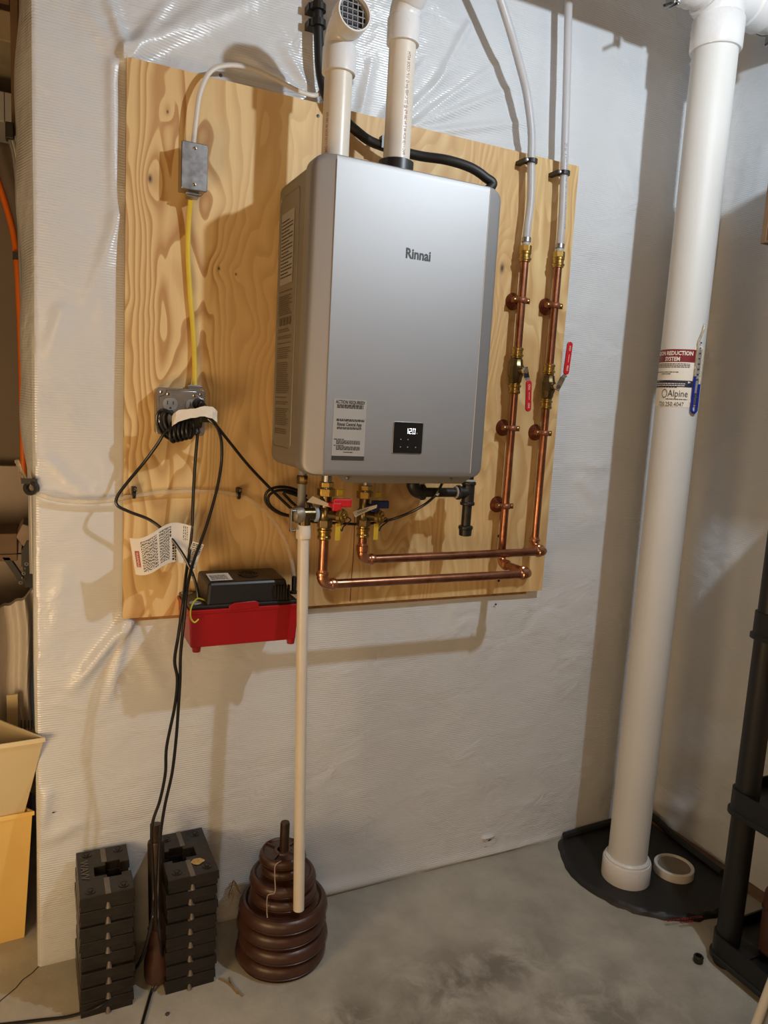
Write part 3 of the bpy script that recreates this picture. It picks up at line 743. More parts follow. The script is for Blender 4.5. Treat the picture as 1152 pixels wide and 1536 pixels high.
# cord to the floor (centre)
def to_floor(lst): return A(*lst)
c2 = cord('power_cable', to_floor([(296, 640, -.10), (296, 655, -.09), (293, 690, -.085), (290, 740, -.09), (288, 790, -.095), (284, 830, -.10), (279, 862, -.13), (275, 900, -.19), (268, 950, -.20), (262, 990, -.20), (266, 1020, -.20), (262, 1060, -.19), (250, 1120, -.18), (248, 1160, -.18), (240, 1200, -.18), (228, 1240, -.19), (229, 1300, -.21), (230, 1350, -.23), (226, 1390, -.27)])
          + [PZ(207, 1447, .055), PZ(160, 1502, .03), PZ(110, 1523, .012), PZ(60, 1530, .0045), PZ(0, 1537, .0045), PZ(-60, 1543, .0045)],
          'black power cord hanging from the lower plug and trailing left across the floor')
mb = MB(); qq = P(293, 630, -.09)
mb.hexa([qq+Vector((-.013, .016, -.018)), qq+Vector((.013, .016, -.018)), qq+Vector((.013, -.010, -.018)), qq+Vector((-.013, -.010, -.018))],
        [qq+Vector((-.016, .014, .014)), qq+Vector((.016, .014, .014)), qq+Vector((.016, -.012, .014)), qq+Vector((-.016, -.012, .014))])
mb.cyl(P(296, 652, -.10), qq+Vector((0, 0, -.015)), .006, .010, 12); mb.build('plug', M_BLACK, c2, smooth=False, bevel=.003)
c3 = cord('power_cable', to_floor([(312, 628, -.105), (325, 640, -.11), (332, 662, -.10), (332, 695, -.09), (325, 735, -.09), (314, 775, -.095), (303, 808, -.10), (291, 840, -.12), (281, 880, -.17), (276, 930, -.195), (271, 980, -.20), (270, 1020, -.20), (267, 1070, -.19), (264, 1110, -.18), (258, 1160, -.18), (247, 1210, -.18), (240, 1260, -.19), (237, 1330, -.22), (238, 1390, -.26)])
          + [PZ(243, 1425, .10), PZ(240, 1455, .05), PZ(228, 1485, .008), PZ(220, 1512, .0045), PZ(212, 1540, .0045), PZ(203, 1570, .0045)],
          'black power cord hanging from the outlet to the floor between the weight stacks')
mb = MB(); q2 = P(306, 628, -.10); mb.box(q2+Vector((-.010, -.008, -.008)), q2+Vector((.014, .012, .008))); mb.build('plug', M_BLACK, c3, smooth=False, bevel=.002)
c4 = cord('power_cable', A((262, 640, -.115), (248, 648, -.115), (235, 668, -.105), (215, 695, -.09), (190, 725, -.08), (176, 745, -.075), (176, 758, -.075), (195, 768, -.078), (225, 780, -.085), (250, 800, -.095), (270, 825, -.11), (284, 850, -.12), (292, 870, -.125), (296, 886, -.125), (297, 898, -.125)),
          'black power cord curving left from the coiled bundle down to the condensate pump')
for j, (cx_, rx, rz, ph, dep) in enumerate([(252, 19, 24, 0, -.10), (256, 17, 22, .5, -.108), (262, 15, 21, .9, -.095)]):
    mb = MB(); pts = []
    for k in range(25):
        a = 2*PI*k/24; pts.append(P(cx_+rx*math.cos(a)*.85+4*math.sin(a), 637+rz*math.sin(a)*.9+4*math.cos(a), dep+.008*math.sin(a+ph)))
    mb.tube(pts, .0036, 8, sm=3); mb.build('coil', M_RUBBER, c4)
for j in range(5):
    mb = MB(); cx_ = 260+j*6.2; pts = []
    for k in range(17):
        a = 2*PI*k/16; pts.append(P(cx_+5.5*math.cos(a), 648-1.5*j+15*math.sin(a), -.108+.010*math.cos(a)))
    mb.tube(pts, .0035, 8, sm=3); mb.build('coil', M_RUBBER, c4)
# white wrap
tw = [(258, 632, -.122), (264, 626, -.130), (275, 622, -.132), (290, 620, -.134), (305, 617, -.135), (318, 619, -.132), (326, 625, -.126)]
tpn = spline(A(*tw), 4)
mb = MB(); 
def wrap(u, v):
    i = u*(len(tpn)-1); k = min(int(i), len(tpn)-2); q = tpn[k].lerp(tpn[k+1], i-k)
    return q + Vector((0, .0015*math.sin(u*25+v*4), (.5-v)*(.023+.003*math.sin(u*9)) + .0008*math.sin(u*31)))
mb.grid(wrap, 13, 3, (0, .0006, 0)); o = mb.build('paper_wrap', M_PAPER, None, ang=12); tag(o, 'white paper wrap holding the coiled black cord at the outlet box', 'wrap')

# leaflets on the cords
def sheet(name, corners, Y0, waves, label, nu=24, nv=10):
    """corners px TL,TR,BR,BL"""
    tl, tr, br, bl = [P(x, y, Y0) for x, y in corners]
    def fn(u, v, h=0.0):
        a = tl.lerp(tr, u); b = bl.lerp(br, u); q = a.lerp(b, v); return q + waves(u, v) + Vector((0, -h, 0))
    mb = MB(); mb.grid(fn, nu, nv, (0, .0004, 0)); o = mb.build(name, M_PAPER, None)
    return tag(o, label, 'paper tag'), fn
wv = lambda u, v: Vector((0, -.012*math.sin(u*PI*1.6+.3), .010*math.sin(u*PI*2-2.4)*(1-.1*v)))
lf1, f1 = sheet('warning_leaflet', [(194, 802), (291, 786), (287, 846), (203, 857)], -.108, wv, 'large creased white warning leaflet with a red panel hung on the cords')
def lfm(rows, mat, name, vert=True):
    mb = MB()
    for (v0, v1, u, h_) in rows:
        v = v0
        while v < v1:
            e = min(v+random.uniform(.02, .07), v1)
            mb.add([f1(u, v, .0006), f1(u+h_, v, .0006), f1(u+h_, e, .0006), f1(u, e, .0006)], [(0, 1, 2, 3)]); v = e+.028
    return mb.build(name, mat, lf1, smooth=False, fix=False)
lfm([(.10, .92, .15+k*.016, .008) for k in range(16)]+[(.08, .9, .44+k*.016, .008) for k in range(11)], M_INK, 'small_print')
lfm([(.05, .4, .85+k*.03, .010) for k in range(3)]+[(.55, .95, .66, .035), (.6, .95, .71, .02), (.08, .35, .62, .02)], M_INK, 'small_print')
def umap(fn, u0, v0, su, sv, rot):
    return (lambda a, b, h=0: fn(u0+(-b*su if rot else a*su), v0+(-a*sv if rot else -b*sv), .0008))
mb = MB(); mb.grid(lambda u, v: f1(.045+.065*u, .34+.44*v, .0006), 3, 8); mb.build('red_panel', M_INKR, lf1, smooth=False, fix=False)
mb = MB()
text('WARNING', 1.0, (lambda a, b, h=0: f1(.058+b*.055, .37+a*.095, .0010)), M_PAPER, lf1, 'warning_word', sx=.9)
wv2 = lambda u, v: Vector((0, .004*math.sin(v*3), 0))
lf2, f2 = sheet('paper_tag', [(289, 812), (306, 817), (292, 855), (278, 850)], -.104, wv2, 'small white instruction tag on the cord, right of the large leaflet', 8, 8)
mb = MB()
for v in (.06, .12, .2, .28, .34, .4, .46, .72, .78, .86, .92):
    u = .06
    while u < .9:
        e = min(u+random.uniform(.08, .3), .93); mb.add([f2(u, v, .0006), f2(e, v, .0006), f2(e, v+.03, .0006), f2(u, v+.03, .0006)], [(0, 1, 2, 3)]); u = e+.06
mb.build('small_print', M_INK, lf2, smooth=False, fix=False)

# ------------------------------------------------------------------ clear tubing
ct = thing('clear_tubing', P(443, 870, -.06), 'clear vinyl drain tubing arching across the board to the pump', 'tube')
mb = MB(); mb.tube(A((25, 690, .10), (34, 712, .09), (45, 730, .02), (60, 742, -.018), (90, 750, -.024), (130, 753, -.026), (170, 750, -.032), (201, 744, -.040), (240, 739, -.040), (285, 737, -.040), (325, 738, -.040), (358, 743, -.040), (385, 757, -.045), (408, 778, -.05), (426, 808, -.06), (437, 840, -.07), (441, 868, -.09), (441, 884, -.10)), .0052, 10)
mb.build('tube', M_CLEAR, ct)
for (px, py, Yb) in [(201, 742, -.0285), (358, 743, -.0285)]:
    q = P(px, py, -.040); mb = MB()
    mb.lathe([(.0055, -.003), (.0095, -.003), (.0095, .003), (.0055, .003)], q, (1, 0, 0), 16, close=True)
    mb.box(q+Vector((-.004, Yb-q.y, -.004)), q+Vector((.004, -.004, .018))); mb.box(q+Vector((-.005, -.010, .008)), q+Vector((.005, .0115, .018)))
    mb.build('tube_clip', M_BLACK, ct, smooth=False)
    mb = MB(); mb.lathe([(.0035, 0), (.002, .002)], q+Vector((.001, -.010, .013)), (0, -1, 0), 10); mb.build('clip_nail', M_CHROME, ct)
q = P(47, 732, -.01); mb = MB(); mb.lathe([(.009, -.006), (.016, -.006), (.016, .006), (.009, .006)], q, (0.6, 1, 0), 20, close=True); mb.box(q+Vector((-.020, -.006, .010)), q+Vector((.012, .012, .020))); mb.build('hose_clamp', M_BLACK, ct, smooth=False)

# ------------------------------------------------------------------ condensate pump
pu = thing('condensate_pump', (.27, -.09, .815), 'condensate pump with a red tank and black motor housing under the board', 'pump')
px0, px1, py0, py1 = .126, .386, -.165, -.014
zt = .917; zb0 = .827
tk = MB().hexa([(px0+.006, py0+.004, zb0), (px1-.004, py0+.004, zb0), (px1-.004, py1, zb0), (px0+.006, py1, zb0)], [(px0, py0, zt), (px1, py0, zt), (px1, py1, zt), (px0, py1, zt)]).build('tank', M_RED, pu, smooth=False, bevel=.004)
MB().box((px0-.002, py0-.002, zt-.010), (px1+.002, py1, zt)).build('tank_rim', M_RED, pu, smooth=False, bevel=.002)
MB().box((px0+.002, py0+.002, zt), (px1-.002, py1-.004, zt+.009)).build('deck', M_BLACK, pu, smooth=False, bevel=.003)
xm = (px0+px1)/2
MB().hexa([(px0+.040, py0+.004, zt+.006), (px1-.020, py0+.004, zt+.006), (px1-.020, py1-.028, zt+.006), (px0+.040, py1-.028, zt+.006)],
          [(px0+.046, py0+.014, zt+.058), (px1-.030, py0+.014, zt+.058), (px1-.034, py1-.040, zt+.066), (px0+.040, py1-.040, zt+.066)]).build('motor_housing', M_BLACK, pu, smooth=False, bevel=.006)
hs = plane_fn((px0+.046, py0+.014, zt+.058), (1, 0, 0), (0, .95, .09), lift=.0008)
lb = quadp(hs, .006, .058, .010, .062, M_PAPER, pu, 'pump_label', .0006)
micro([(.010, .050, .016+k*.006, .0024) for k in range(6)], lambda a, b, h=0: hs(a, b, .0012), M_INK, lb)
mb = MB()
for r in (.010, .016, .022): mb.lathe([(r, 0), (r+.002, 0), (r+.002, .0015), (r, .0015)], hs(.105, .050, -.0005), (0, -.09, 1), 24, close=True)
mb.build('housing_vent', M_BLACK, pu)
mb = MB()
for k in range(6): mb.box((px1-.062+k*.007, py0+.001, zt+.012), (px1-.059+k*.007, py0+.012, zt+.046))
mb.build('cooling_fins', M_BLACK, pu, smooth=False)
MB().prism([(px0+.090, py0-.003, zt-.006), (px0+.160, py0-.003, zt-.002), (px0+.160, py0-.003, zt+.010), (px0+.150, py0-.003, zt+.014), (px0+.102, py0-.003, zt+.012), (px0+.090, py0-.003, zt+.006)], (0, .004, 0)).build('tank_clip', M_RED, pu, bevel=.001)
for x in (px0+.022, px1-.012):
    MB().cyl((x, py0+.018, zb0-.013), (x, py0+.018, zb0+.002), .009, .011, 16).build('foot', M_RED, pu)
for q in [(px0+.020, py0+.030), (px0+.018, py1-.03), (px1-.012, py1-.03)]:
    MB().lathe([(.014, 0), (.013, .0015)], (q[0], q[1], zt+.009), (0, 0, 1), 20).build('inlet_cover', M_STICK, pu)
mb = MB(); q = P(441, 880, -.10); mb.lathe([(.010, 0), (.010, .006), (.006, .008), (.0065, .040), (.0045, .044)], (q.x, q.y, zt+.008), (0, 0, 1), 16); mb.build('outlet_barb', M_BLACK, pu)
MB().tube([Vector((px0+.045, py0+.03, zt+.012)), Vector((px0+.02, py0+.01, zt+.024)), Vector((px0+.004, py0-.006, zt+.010)), Vector((px0+.002, py0-.010, zt-.012)), Vector((px0+.010, py0-.012, zt-.024)), Vector((px0+.020, py0-.010, zt-.018))], .0018, 8).build('earth_wire', M_YGW, pu)

# ------------------------------------------------------------------ condensate / relief line
pv = thing('drain_pipe', P(448, 1365, -.25), 'thin cream plastic drain pipe dropping from the relief valve in front of the round weights', 'pipe')
rt = P(455, 800, -.20); rb = P(448, 1364, -.257)
MB().cyl(rb, rt, .0133, seg=20).build('pipe', M_PVC, pv)
dd = (rt-rb).normalized()
MB().lathe([(.0165, 0), (.0172, .004), (.0172, .022), (.0162, .024), (.0162, .030), (.0145, .044)], rt-dd*.012, dd, 20).build('coupling', M_PVC, pv)
YH = -.20; YCo = -.128
hx_, cx_ = P(487, 790, YH).x, P(545, 790, YCo).x
zz = lambda py, Y_: P(520, py, Y_).z
# relief valve
rvx = rt.x; zr = P(460, 771, YH).z
rv = thing('relief_valve', (rvx, YH, zr-.03), 'brass pressure relief valve with a steel test lever, left of the hot water valve', 'valve')
mb = MB(); mb.cyl((rvx-.022, YH, zr), (hx_-.020, YH, zr), .0145, seg=20); mb.cyl((rvx, YH, zr), (rvx, YH, rt.z+.020), .0135, .0155, 20); mb.build('body', M_BRASSD, rv)
mb = MB(); mb.lathe([(.020, 0), (.020, .010), (.016, .016), (.016, .020), (.010, .024)], (rvx-.010, YH-.002, zr), (-1, -.35, 0), 20); mb.build('bonnet', simple('weathered_bonnet', lin(140, 130, 114), .5, .5, var=.2, scale=90), rv)
mb = MB(); q = Vector((rvx-.034, YH-.012, zr)); mb.box(q+Vector((-.003, -.006, -.038)), q+Vector((.000, .008, .014))); mb.box(q+Vector((-.003, -.004, -.038)), q+Vector((.010, .006, -.034))); mb.box(q+Vector((-.002, -.006, .008)), q+Vector((.018, .006, .012))); mb.build('test_lever', M_STEELG, rv, smooth=False, bevel=.001)
mb = MB(); mb.lathe([(.016, -.004), (.0185, -.002), (.0185, .003), (.016, .005)], (hx_-.024, YH, zr), (1, 0, 0), 18); mb.build('thread_tape', simple('blue_white_sealant', lin(150, 165, 185), .6), rv)
# drain riser of heater (grey tube above relief)
gx = P(459, 740, -.20).x
mb = MB(); gt = thing('condensate_drain', (gx, -.17, zr+.012), 'grey condensate stub tube under the left corner of the heater', 'pipe')
mb.cyl((gx, -.17, zr+.008), (gx, -.17, HZ+.004), .0095, seg=16); mb.build('tube', M_GREYP, gt)
mb = MB(); mb.lathe([(.012, 0), (.0135, .002), (.0135, .018), (.012, .020)], (gx, -.17, HZ-.030), seg=8); mb.build('nut', M_BRASSD, gt)
# isolation valves
def isolation(x, Y_, ztop, zcross, zbot, hmat, label, name='isolation_valve'):
    t = thing(name, (x, Y_, zbot), label, 'valve')
    mb = MB(); mb.cyl((x, Y_, zbot), (x, Y_, ztop-.02), .0138, seg=24)
    mb.lathe([(.0145, -.016), (.0185, -.010), (.0185, .010), (.0145, .016)], (x, Y_, zcross), (0, 0, 1), 24)
    d = Vector((.62, -.78, 0)).normalized()
    mb.cyl((x, Y_, zcross), Vector((x, Y_, zcross))+d*.040, .0130, seg=20); mb.build('body', M_BRASSD, t)
    MB().hexnut((x, Y_, zbot+.002), (x, Y_, zbot+.020), .0180).build('nut', M_BRASSD, t, smooth=False, bevel=.001)
    MB().hexnut((x, Y_, ztop-.034), (x, Y_, ztop-.016), .0215).build('nut', M_BRASS, t, smooth=False, bevel=.0015)
    MB().hexnut((x, Y_, ztop-.014), (x, Y_, ztop-.001), .0175).build('nut', M_BRASS, t, smooth=False, bevel=.0015)
    MB().cyl((x, Y_, ztop-.018), (x, Y_, HZ+.006), .0125, seg=20).build('tailpiece', M_STEELG, t)
    e = Vector((x, Y_, zcross))+d*.036
    cp_ = MB().lathe([(.0155, 0), (.0175, .002), (.0175, .010), (.014, .012), (.014, .016), (.006, .018), (.006, .022), (.0015, .023)], e, d, 14).build('drain_cap', M_BRASS, t, ang=20)
    MB().tube([e+d*.021, e+d*.026+Vector((.006, 0, -.008)), e+Vector((.014, 0, -.026)), e+Vector((.010, 0, -.036)), e+Vector((.004, 0, -.026)), e+d*.014+Vector((.003, 0, -.012))], .0017, 8).build('cap_strap', M_BLACK, cp_)
    hz = zcross+.030
    hb = Vector((x+.012, Y_-.026, hz))
    mb = MB(); mb.cyl((x, Y_, hz-.006), (x+.012, Y_-.030, hz-.006), .006, seg=12); mb.obox(hb+Vector((.016, -.006, 0)), (1, -.15, 0), (.15, 1, 0), (0, 0, 1), .022, .005, .010); mb.obox(hb+Vector((.003, -.006, -.009)), (1, -.15, 0), (.15, 1, 0), (0, 0, 1), .011, .005, .010)
    mb.build('turn_handle', hmat, t, smooth=False, bevel=.003)
    mb = MB(); mb.obox(e+Vector((.004, .008, .052)), (1, 0, 0), (0, 1, 0), (0, 0, 1), .008, .002, .008); mb.obox(e+Vector((-.002, -.004, -.038)), (1, 0, 0), (0, 1, 0), (0, 0, 1), .0065, .0018, .021); mb.build('drain_lever', M_YEL, t, smooth=False, bevel=.003)
    return t
zcr = zr
zn_top = P(487, 722, YH).z; zb_hot = P(487, 792, YH).z
isolation(hx_, YH, zn_top, zcr, zb_hot, M_REDH, 'brass isolation valve with a red handle under the heater')
zn_c = P(545, 727, YCo).z; zcc = P(545, 772, YCo).z; zb_c = P(545, 790, YCo).z
isolation(cx_, YCo, zn_c, zcc, zb_c, M_BLUEH, 'brass isolation valve with a blue handle under the heater')
# tags on valves
def ptag(c4_, Y0, label):
    a, b, c, d = [P(x, y, Y0) for x, y in c4_]; mb = MB(); mb.grid(lambda u, v: a.lerp(b, u).lerp(d.lerp(c, u), v)+Vector((0, .004*math.sin(u*3), 0)), 6, 2, (0, .0005, 0)); return tag(mb.build('paper_tag', M_PAPER, None), label, 'paper tag')
ptag([(469, 744), (510, 763), (509, 764), (460, 753)], YH-.020, 'pointed blank white tag hanging on the red handled valve')
tg = ptag([(529, 768), (566, 757), (565, 762), (533, 776)], YCo-.062, 'narrow white tag tied between the red and blue handled valves')
micro([(0, .03, -.002, .0015), (0, .026, -.0045, .0012)], plane_fn(P(536, 768, YCo-.064), P(560, 759, YCo-.064)-P(536, 768, YCo-.064), (0, 0, 1), n=(0, -1, 0)), M_INK, tg)

# ------------------------------------------------------------------ copper runs
RC = .0112
def fit_ring(mb, p, d, r=RC):
    mb.lathe([(r+.0004, -.013), (r+.0018, -.012), (r+.0018, -.005), (r+.0042, -.003), (r+.0042, .003), (r+.0018, .005), (r+.0010, .010)], p, d, 20)
def cu_elbow(parent, c, d0, d1, rad=.020):
    """corner at c, pipes leave along -d0 and +d1"""
    d0 = Vector(d0).normalized(); d1 = Vector(d1).normalized(); c = Vector(c)
    pts, _ = elbow(c-d0*rad, d0, d1, rad, RC, 0, 0, 8)
    mb = MB(); mb.tube(pts, RC+.0018, 16, sm=0); fit_ring(mb, pts[0]-d0*.006, -d0); fit_ring(mb, pts[-1]+d1*.006, d1)
    return mb.build('elbow', M_COPF, parent)
def press(parent, p, d, n=1, mat=None, L=.030):
    mb = MB(); mb.lathe([(RC+.001, 0), (RC+.0035, .001), (RC+.0035, .004), (RC+.0062, .006), (RC+.0062, .010), (RC+.0035, .012), (RC+.0035, .020), (RC+.005, .022), (RC+.005, .027), (RC+.001, L)], p, d, 24)
    return mb.build('press_fitting', mat or M_BRASS, parent)
YV = -.066
x1 = P(784, 430, YV).x; x2 = P(832, 460, YV).x
ztp1 = P(792, 392, YV).z; ztp2 = P(838, 400, YV).z
YLO, YUP = -.205, -.118
zL = (P(513, 873, YLO).z + P(783, 864, YLO).z)/2; zU = (P(560, 835, YUP).z+P(806, 830, YUP).z)/2
# hot run (lower)
M_BELL = simple('dark_copper_bell', lin(112, 58, 38), 0.42, 0.6, var=.2, scale=60)
M_STRAP = simple('dull_copper_strap', lin(150, 94, 68), 0.45, 0.5, var=.1, scale=60)
hr = thing('copper_pipe', (x1, YLO, zL-.012), 'copper pipe run ending in the lower horizontal pipe, with the left shutoff valve', 'pipe')
zv1 = P(771, 556, YV).z; zv2 = P(820, 580, YV).z
mb = MB(); mb.cyl((x1, YV, zL+.018), (x1, YV, zv1-.03), RC, seg=20); mb.cyl((x1, YV, zv1+.03), (x1, YV, ztp1), RC, seg=20)
mb.cyl((x1, YV-.018, zL), (x1, YLO+.018, zL), RC, seg=20); mb.cyl((x1-.018, YLO, zL), (hx_+.018, YH, zL), RC, seg=20); mb.cyl((hx_, YH, zL+.018), (hx_, YH, zb_hot), RC, seg=20)
mb.build('tube', M_COP, hr)
cu_elbow(hr, (x1, YV, zL), (0, 0, -1), (0, -1, 0)); cu_elbow(hr, (x1, YLO, zL), (0, -1, 0), (-1, 0, 0)); cu_elbow(hr, (hx_, YH, zL), (-1, 0, 0), (0, 0, 1))
press(hr, (hx_, YH, zb_hot+.002), (0, 0, -1)); 
cr_ = thing('copper_pipe', (x2, YUP, zU-.012), 'copper pipe run ending in the upper horizontal pipe, with the right shutoff valve', 'pipe')
mb = MB(); mb.cyl((x2, YV, zU+.018), (x2, YV, zv2-.03), RC, seg=20); mb.cyl((x2, YV, zv2+.03), (x2, YV, ztp2), RC, seg=20)
mb.cyl((x2-.016, YUP, zU), (cx_+.018, YCo, zU), RC, seg=20); mb.cyl((cx_, YCo, zU+.018), (cx_, YCo, zb_c), RC, seg=20); mb.build('tube', M_COP, cr_)
cu_elbow(cr_, (x2, YV, zU), (0, 0, -1), (0, -1, 0), .018); cu_elbow(cr_, (x2, YUP, zU), (0, -1, 0), (-1, 0, 0), .018); cu_elbow(cr_, (cx_, YCo, zU), (-1, 0, 0), (0, 0, 1))
press(cr_, (cx_, YCo, zb_c+.002), (0, 0, -1)); 
mb = MB(); fit_ring(mb, (cx_, YCo, zb_c-.052), (0, 0, 1)); mb.build('coupling', M_COPF, cr_)
# pipe hangers
def hanger(x, py, parent_label):
    z = P(778 if x == x1 else 822, py, YV).z
    t = thing('pipe_hanger', (x, -.0285, z-.025), parent_label, 'pipe hanger', 'copper bell hangers')
    MB().lathe([(.0235, 0), (.0235, .003), (.021, .008), (.013, .016), (.010, YV*-1-.0285-RC-.002)], (x-.004, -.0285, z), (0, -1, 0), 28).build('bell', M_BELL, t)
    mb = MB(); yb_ = YV
    mb.tube([(x-.027, yb_+.003, z), (x-.013, yb_+.003, z), (x-.0125, yb_-.006, z), (x, yb_-.0135, z), (x+.0125, yb_-.006, z), (x+.013, yb_+.003, z), (x+.027, yb_+.003, z)], .0058, 8, sm=5, flat=.28)
    mb2 = MB()
    path = [(x-.027, yb_), (x-.0128, yb_)] + [(x-.0128*math.cos(a), yb_-.0128*math.sin(a)) for a in [PI*k/10 for k in range(1, 10)]] + [(x+.0128, yb_), (x+.027, yb_)]
    outer = path; inner = [(px_, py_) for px_, py_ in path]
    vs = []; 
    for (px_, py_) in path:
        vs += [(px_, py_, z-.0075), (px_, py_, z+.0075)]
    n_ = len(path); mb2.add(vs, [(2*i, 2*i+2, 2*i+3, 2*i+1) for i in range(n_-1)])
    o = mb2.build('strap', M_STRAP, t); md = o.modifiers.new('solid', 'SOLIDIFY'); md.thickness = .002; md.offset = 0
    mb = MB(); mb.box((x-.026, yb_+.001, z-.006), (x+.026, yb_+.013, z+.006)); mb.build('back_plate', M_STRAP, t, smooth=False, bevel=.001)
    for dx in (-.022, .022): MB().lathe([(.0048, 0), (.0045, .002), (.002, .0035)], (x+dx, yb_-.001, z), (0, -1, 0), 12).build('screw', M_BRASS, t)
for py, lab in ((450, 'top copper bell hanger on the left vertical copper pipe, above its valve'), (643, 'copper bell hanger on the left copper pipe, just below its valve'), (759, 'lowest copper bell hanger on the left vertical copper pipe')): hanger(x1, py, lab)
for py, lab in ((457, 'copper bell hanger on the right copper pipe, above its valve'), (650, 'copper bell hanger on the right copper pipe, below its valve')): hanger(x2, py, lab)
# shutoff valves
def shutoff(x, z, up, label):
    t = thing('shutoff_valve', (x, YV, z-.05), label, 'valve')
    mb = MB(); mb.lathe([(.014, -.034), (.017, -.030), (.0185, -.018), (.0215, -.012), (.0215, .012), (.0185, .018), (.017, .030), (.014, .034)], (x, YV, z), (0, 0, 1), 12)
    mb.cyl((x, YV, z), (x+.002, YV-.032, z), .0105, .009, 16); mb.build('body', M_BRASSD, t, ang=20)
    press(t, (x, YV, z+.034), (0, 0, 1), L=.030); press(t, (x, YV, z-.034), (0, 0, -1), L=.030)
    MB().hexnut((x+.002, YV-.030, z), (x+.003, YV-.044, z), .009).build('handle_nut', M_CHROME, t, smooth=False, bevel=.001)
    s = 1 if up else -1
    base = Vector((x+.003, YV-.036, z))
    if up: p1, p2, p3 = base+Vector((.014, -.006, .026)), base+Vector((.018, -.012, .034)), base+Vector((.022, -.014, .125))
    else: p1, p2, p3 = base+Vector((.005, -.006, -.020)), base+Vector((.008, -.012, -.026)), base+Vector((.012, -.014, -.110))
    def bar(a, b, w0, th, mb):
        d = (b-a).normalized(); u = Vector((1, 0, 0)); u = (u-d*u.dot(d)).normalized(); n_ = d.cross(u); mb.obox((a+b)/2, u, n_, d, w0, th, (b-a).length/2)
    mb = MB(); bar(base+Vector((0, 0, -s*.010)), p1, .009, .0013, mb); bar(p1, p2, .008, .0013, mb); mb.build('lever', M_CHROME, t, smooth=False, bevel=.001)
    d = (p3-p2).normalized(); n_ = Vector((0, -1, 0)); n_ = (n_-d*n_.dot(d)).normalized(); u = d.cross(n_)
    L = (p3-p2).length; prof = []
    for k in range(9): a = PI*k/8; prof.append((.0088*math.cos(a), L-.0088+.0088*math.sin(a)))
    for k in range(9): a = PI+PI*k/8; prof.append((.0088*math.cos(a), .0088+.0088*math.sin(a)))
    mb = MB(); mb.prism([p2+u*a+d*b-n_*.003 for a, b in prof], n_*.006); g = mb.build('grip', M_REDH, t, bevel=.0015)
    fn = lambda a, b, h=0: p2+u*b+d*a+n_*.0034
    text('ON', .009, lambda a, b, h=0: fn(L*.72+a, b-.003), M_PAPER, g, 'embossed_mark'); text('OFF', .009, lambda a, b, h=0: fn(L*.12+a, b-.003), M_PAPER, g, 'embossed_mark')
    micro([(L*.38, L*.62, -.0008, .0013)], fn, M_PAPER, g)
shutoff(x1, zv1, False, 'brass shutoff valve with its red lever hanging down, on the left copper pipe')
shutoff(x2, zv2, True, 'brass shutoff valve with its red lever pointing up, on the right copper pipe')
# translucent plastic pipes
def pex(pts, ztop, x, label, py_clamp, pxc):
    t = thing('plastic_pipe', (x, YV, ztop), label, 'pipe')
    MB().tube(pts, .0105, 16).build('tube', M_PEX, t)
    press(t, (x, YV, ztop-.004), (0, 0, 1)); 
    MB().hexnut((x, YV, ztop+.024), (x, YV, ztop+.040), .0165).build('nut', M_BRASS, t, smooth=False, bevel=.001)
    MB().lathe([(.0112, 0), (.0128, .001), (.0128, .012), (.0112, .013)], (x, YV, ztop+.048), (0, 0, 1), 20).build('crimp_ring', M_STEELG, t)
    q = P(pxc, py_clamp, YV); mb = MB(); mb.lathe([(.0112, -.005), (.0165, -.005), (.0165, .005), (.0112, .005)], q, (0, 0, 1), 20, close=True)
    mb.box(q+Vector((-.024, -.004, -.005)), q+Vector((-.010, .048, .005))); mb.build('pipe_clamp', M_BLACK, t, smooth=False)
    MB().lathe([(.0042, 0), (.003, .003)], q+Vector((-.017, -.004, 0)), (0, -1, 0), 12).build('clamp_nail', M_CHROME, t)
    return t
t1 = pex([Vector((x1, YV, ztp1+.03)), Vector((x1, YV, ztp1+.08)), P(796, 300, YV), P(797, 240, YV), P(797, 195, YV), P(790, 140, YV-.005), P(779, 95, YV-.015), P(765, 45, YV-.03), P(748, -8, YV-.04), P(730, -60, YV-.05)], ztp1, x1, 'milky plastic water pipe that bends left above the left copper pipe', 242, 797)
t2 = pex([Vector((x2, YV, ztp2+.03)), Vector((x2, YV, ztp2+.08)), P(843, 330, YV), P(846, 260, YV), P(850, 130, YV), P(853, 0, YV), P(855, -60, YV)], ztp2, x2, 'straight milky plastic water pipe with blue print above the right copper pipe', 260, 846)
a, b = P(845, 345, YV), P(852, 10, YV)
thp = math.atan2(CAMP.y-YV, CAMP.x-x2)
ax_ = (b-a).normalized(); LL = (b-a).length
def pexfn(u, v, h=0):
    c = a+ax_*u; th = thp+v/.0105-.15; return c+Vector((math.cos(th), math.sin(th), 0))*.0110
text('PEX-b 3/4 IN SDR 9 100 PSI 180F  PEX-b 3/4 IN SDR 9 100 PSI', .010, pexfn, M_INKBL, t2, sx=.86)
micro([(0.02, .2, -.004, .0012)], pexfn, M_INKBL, t2)

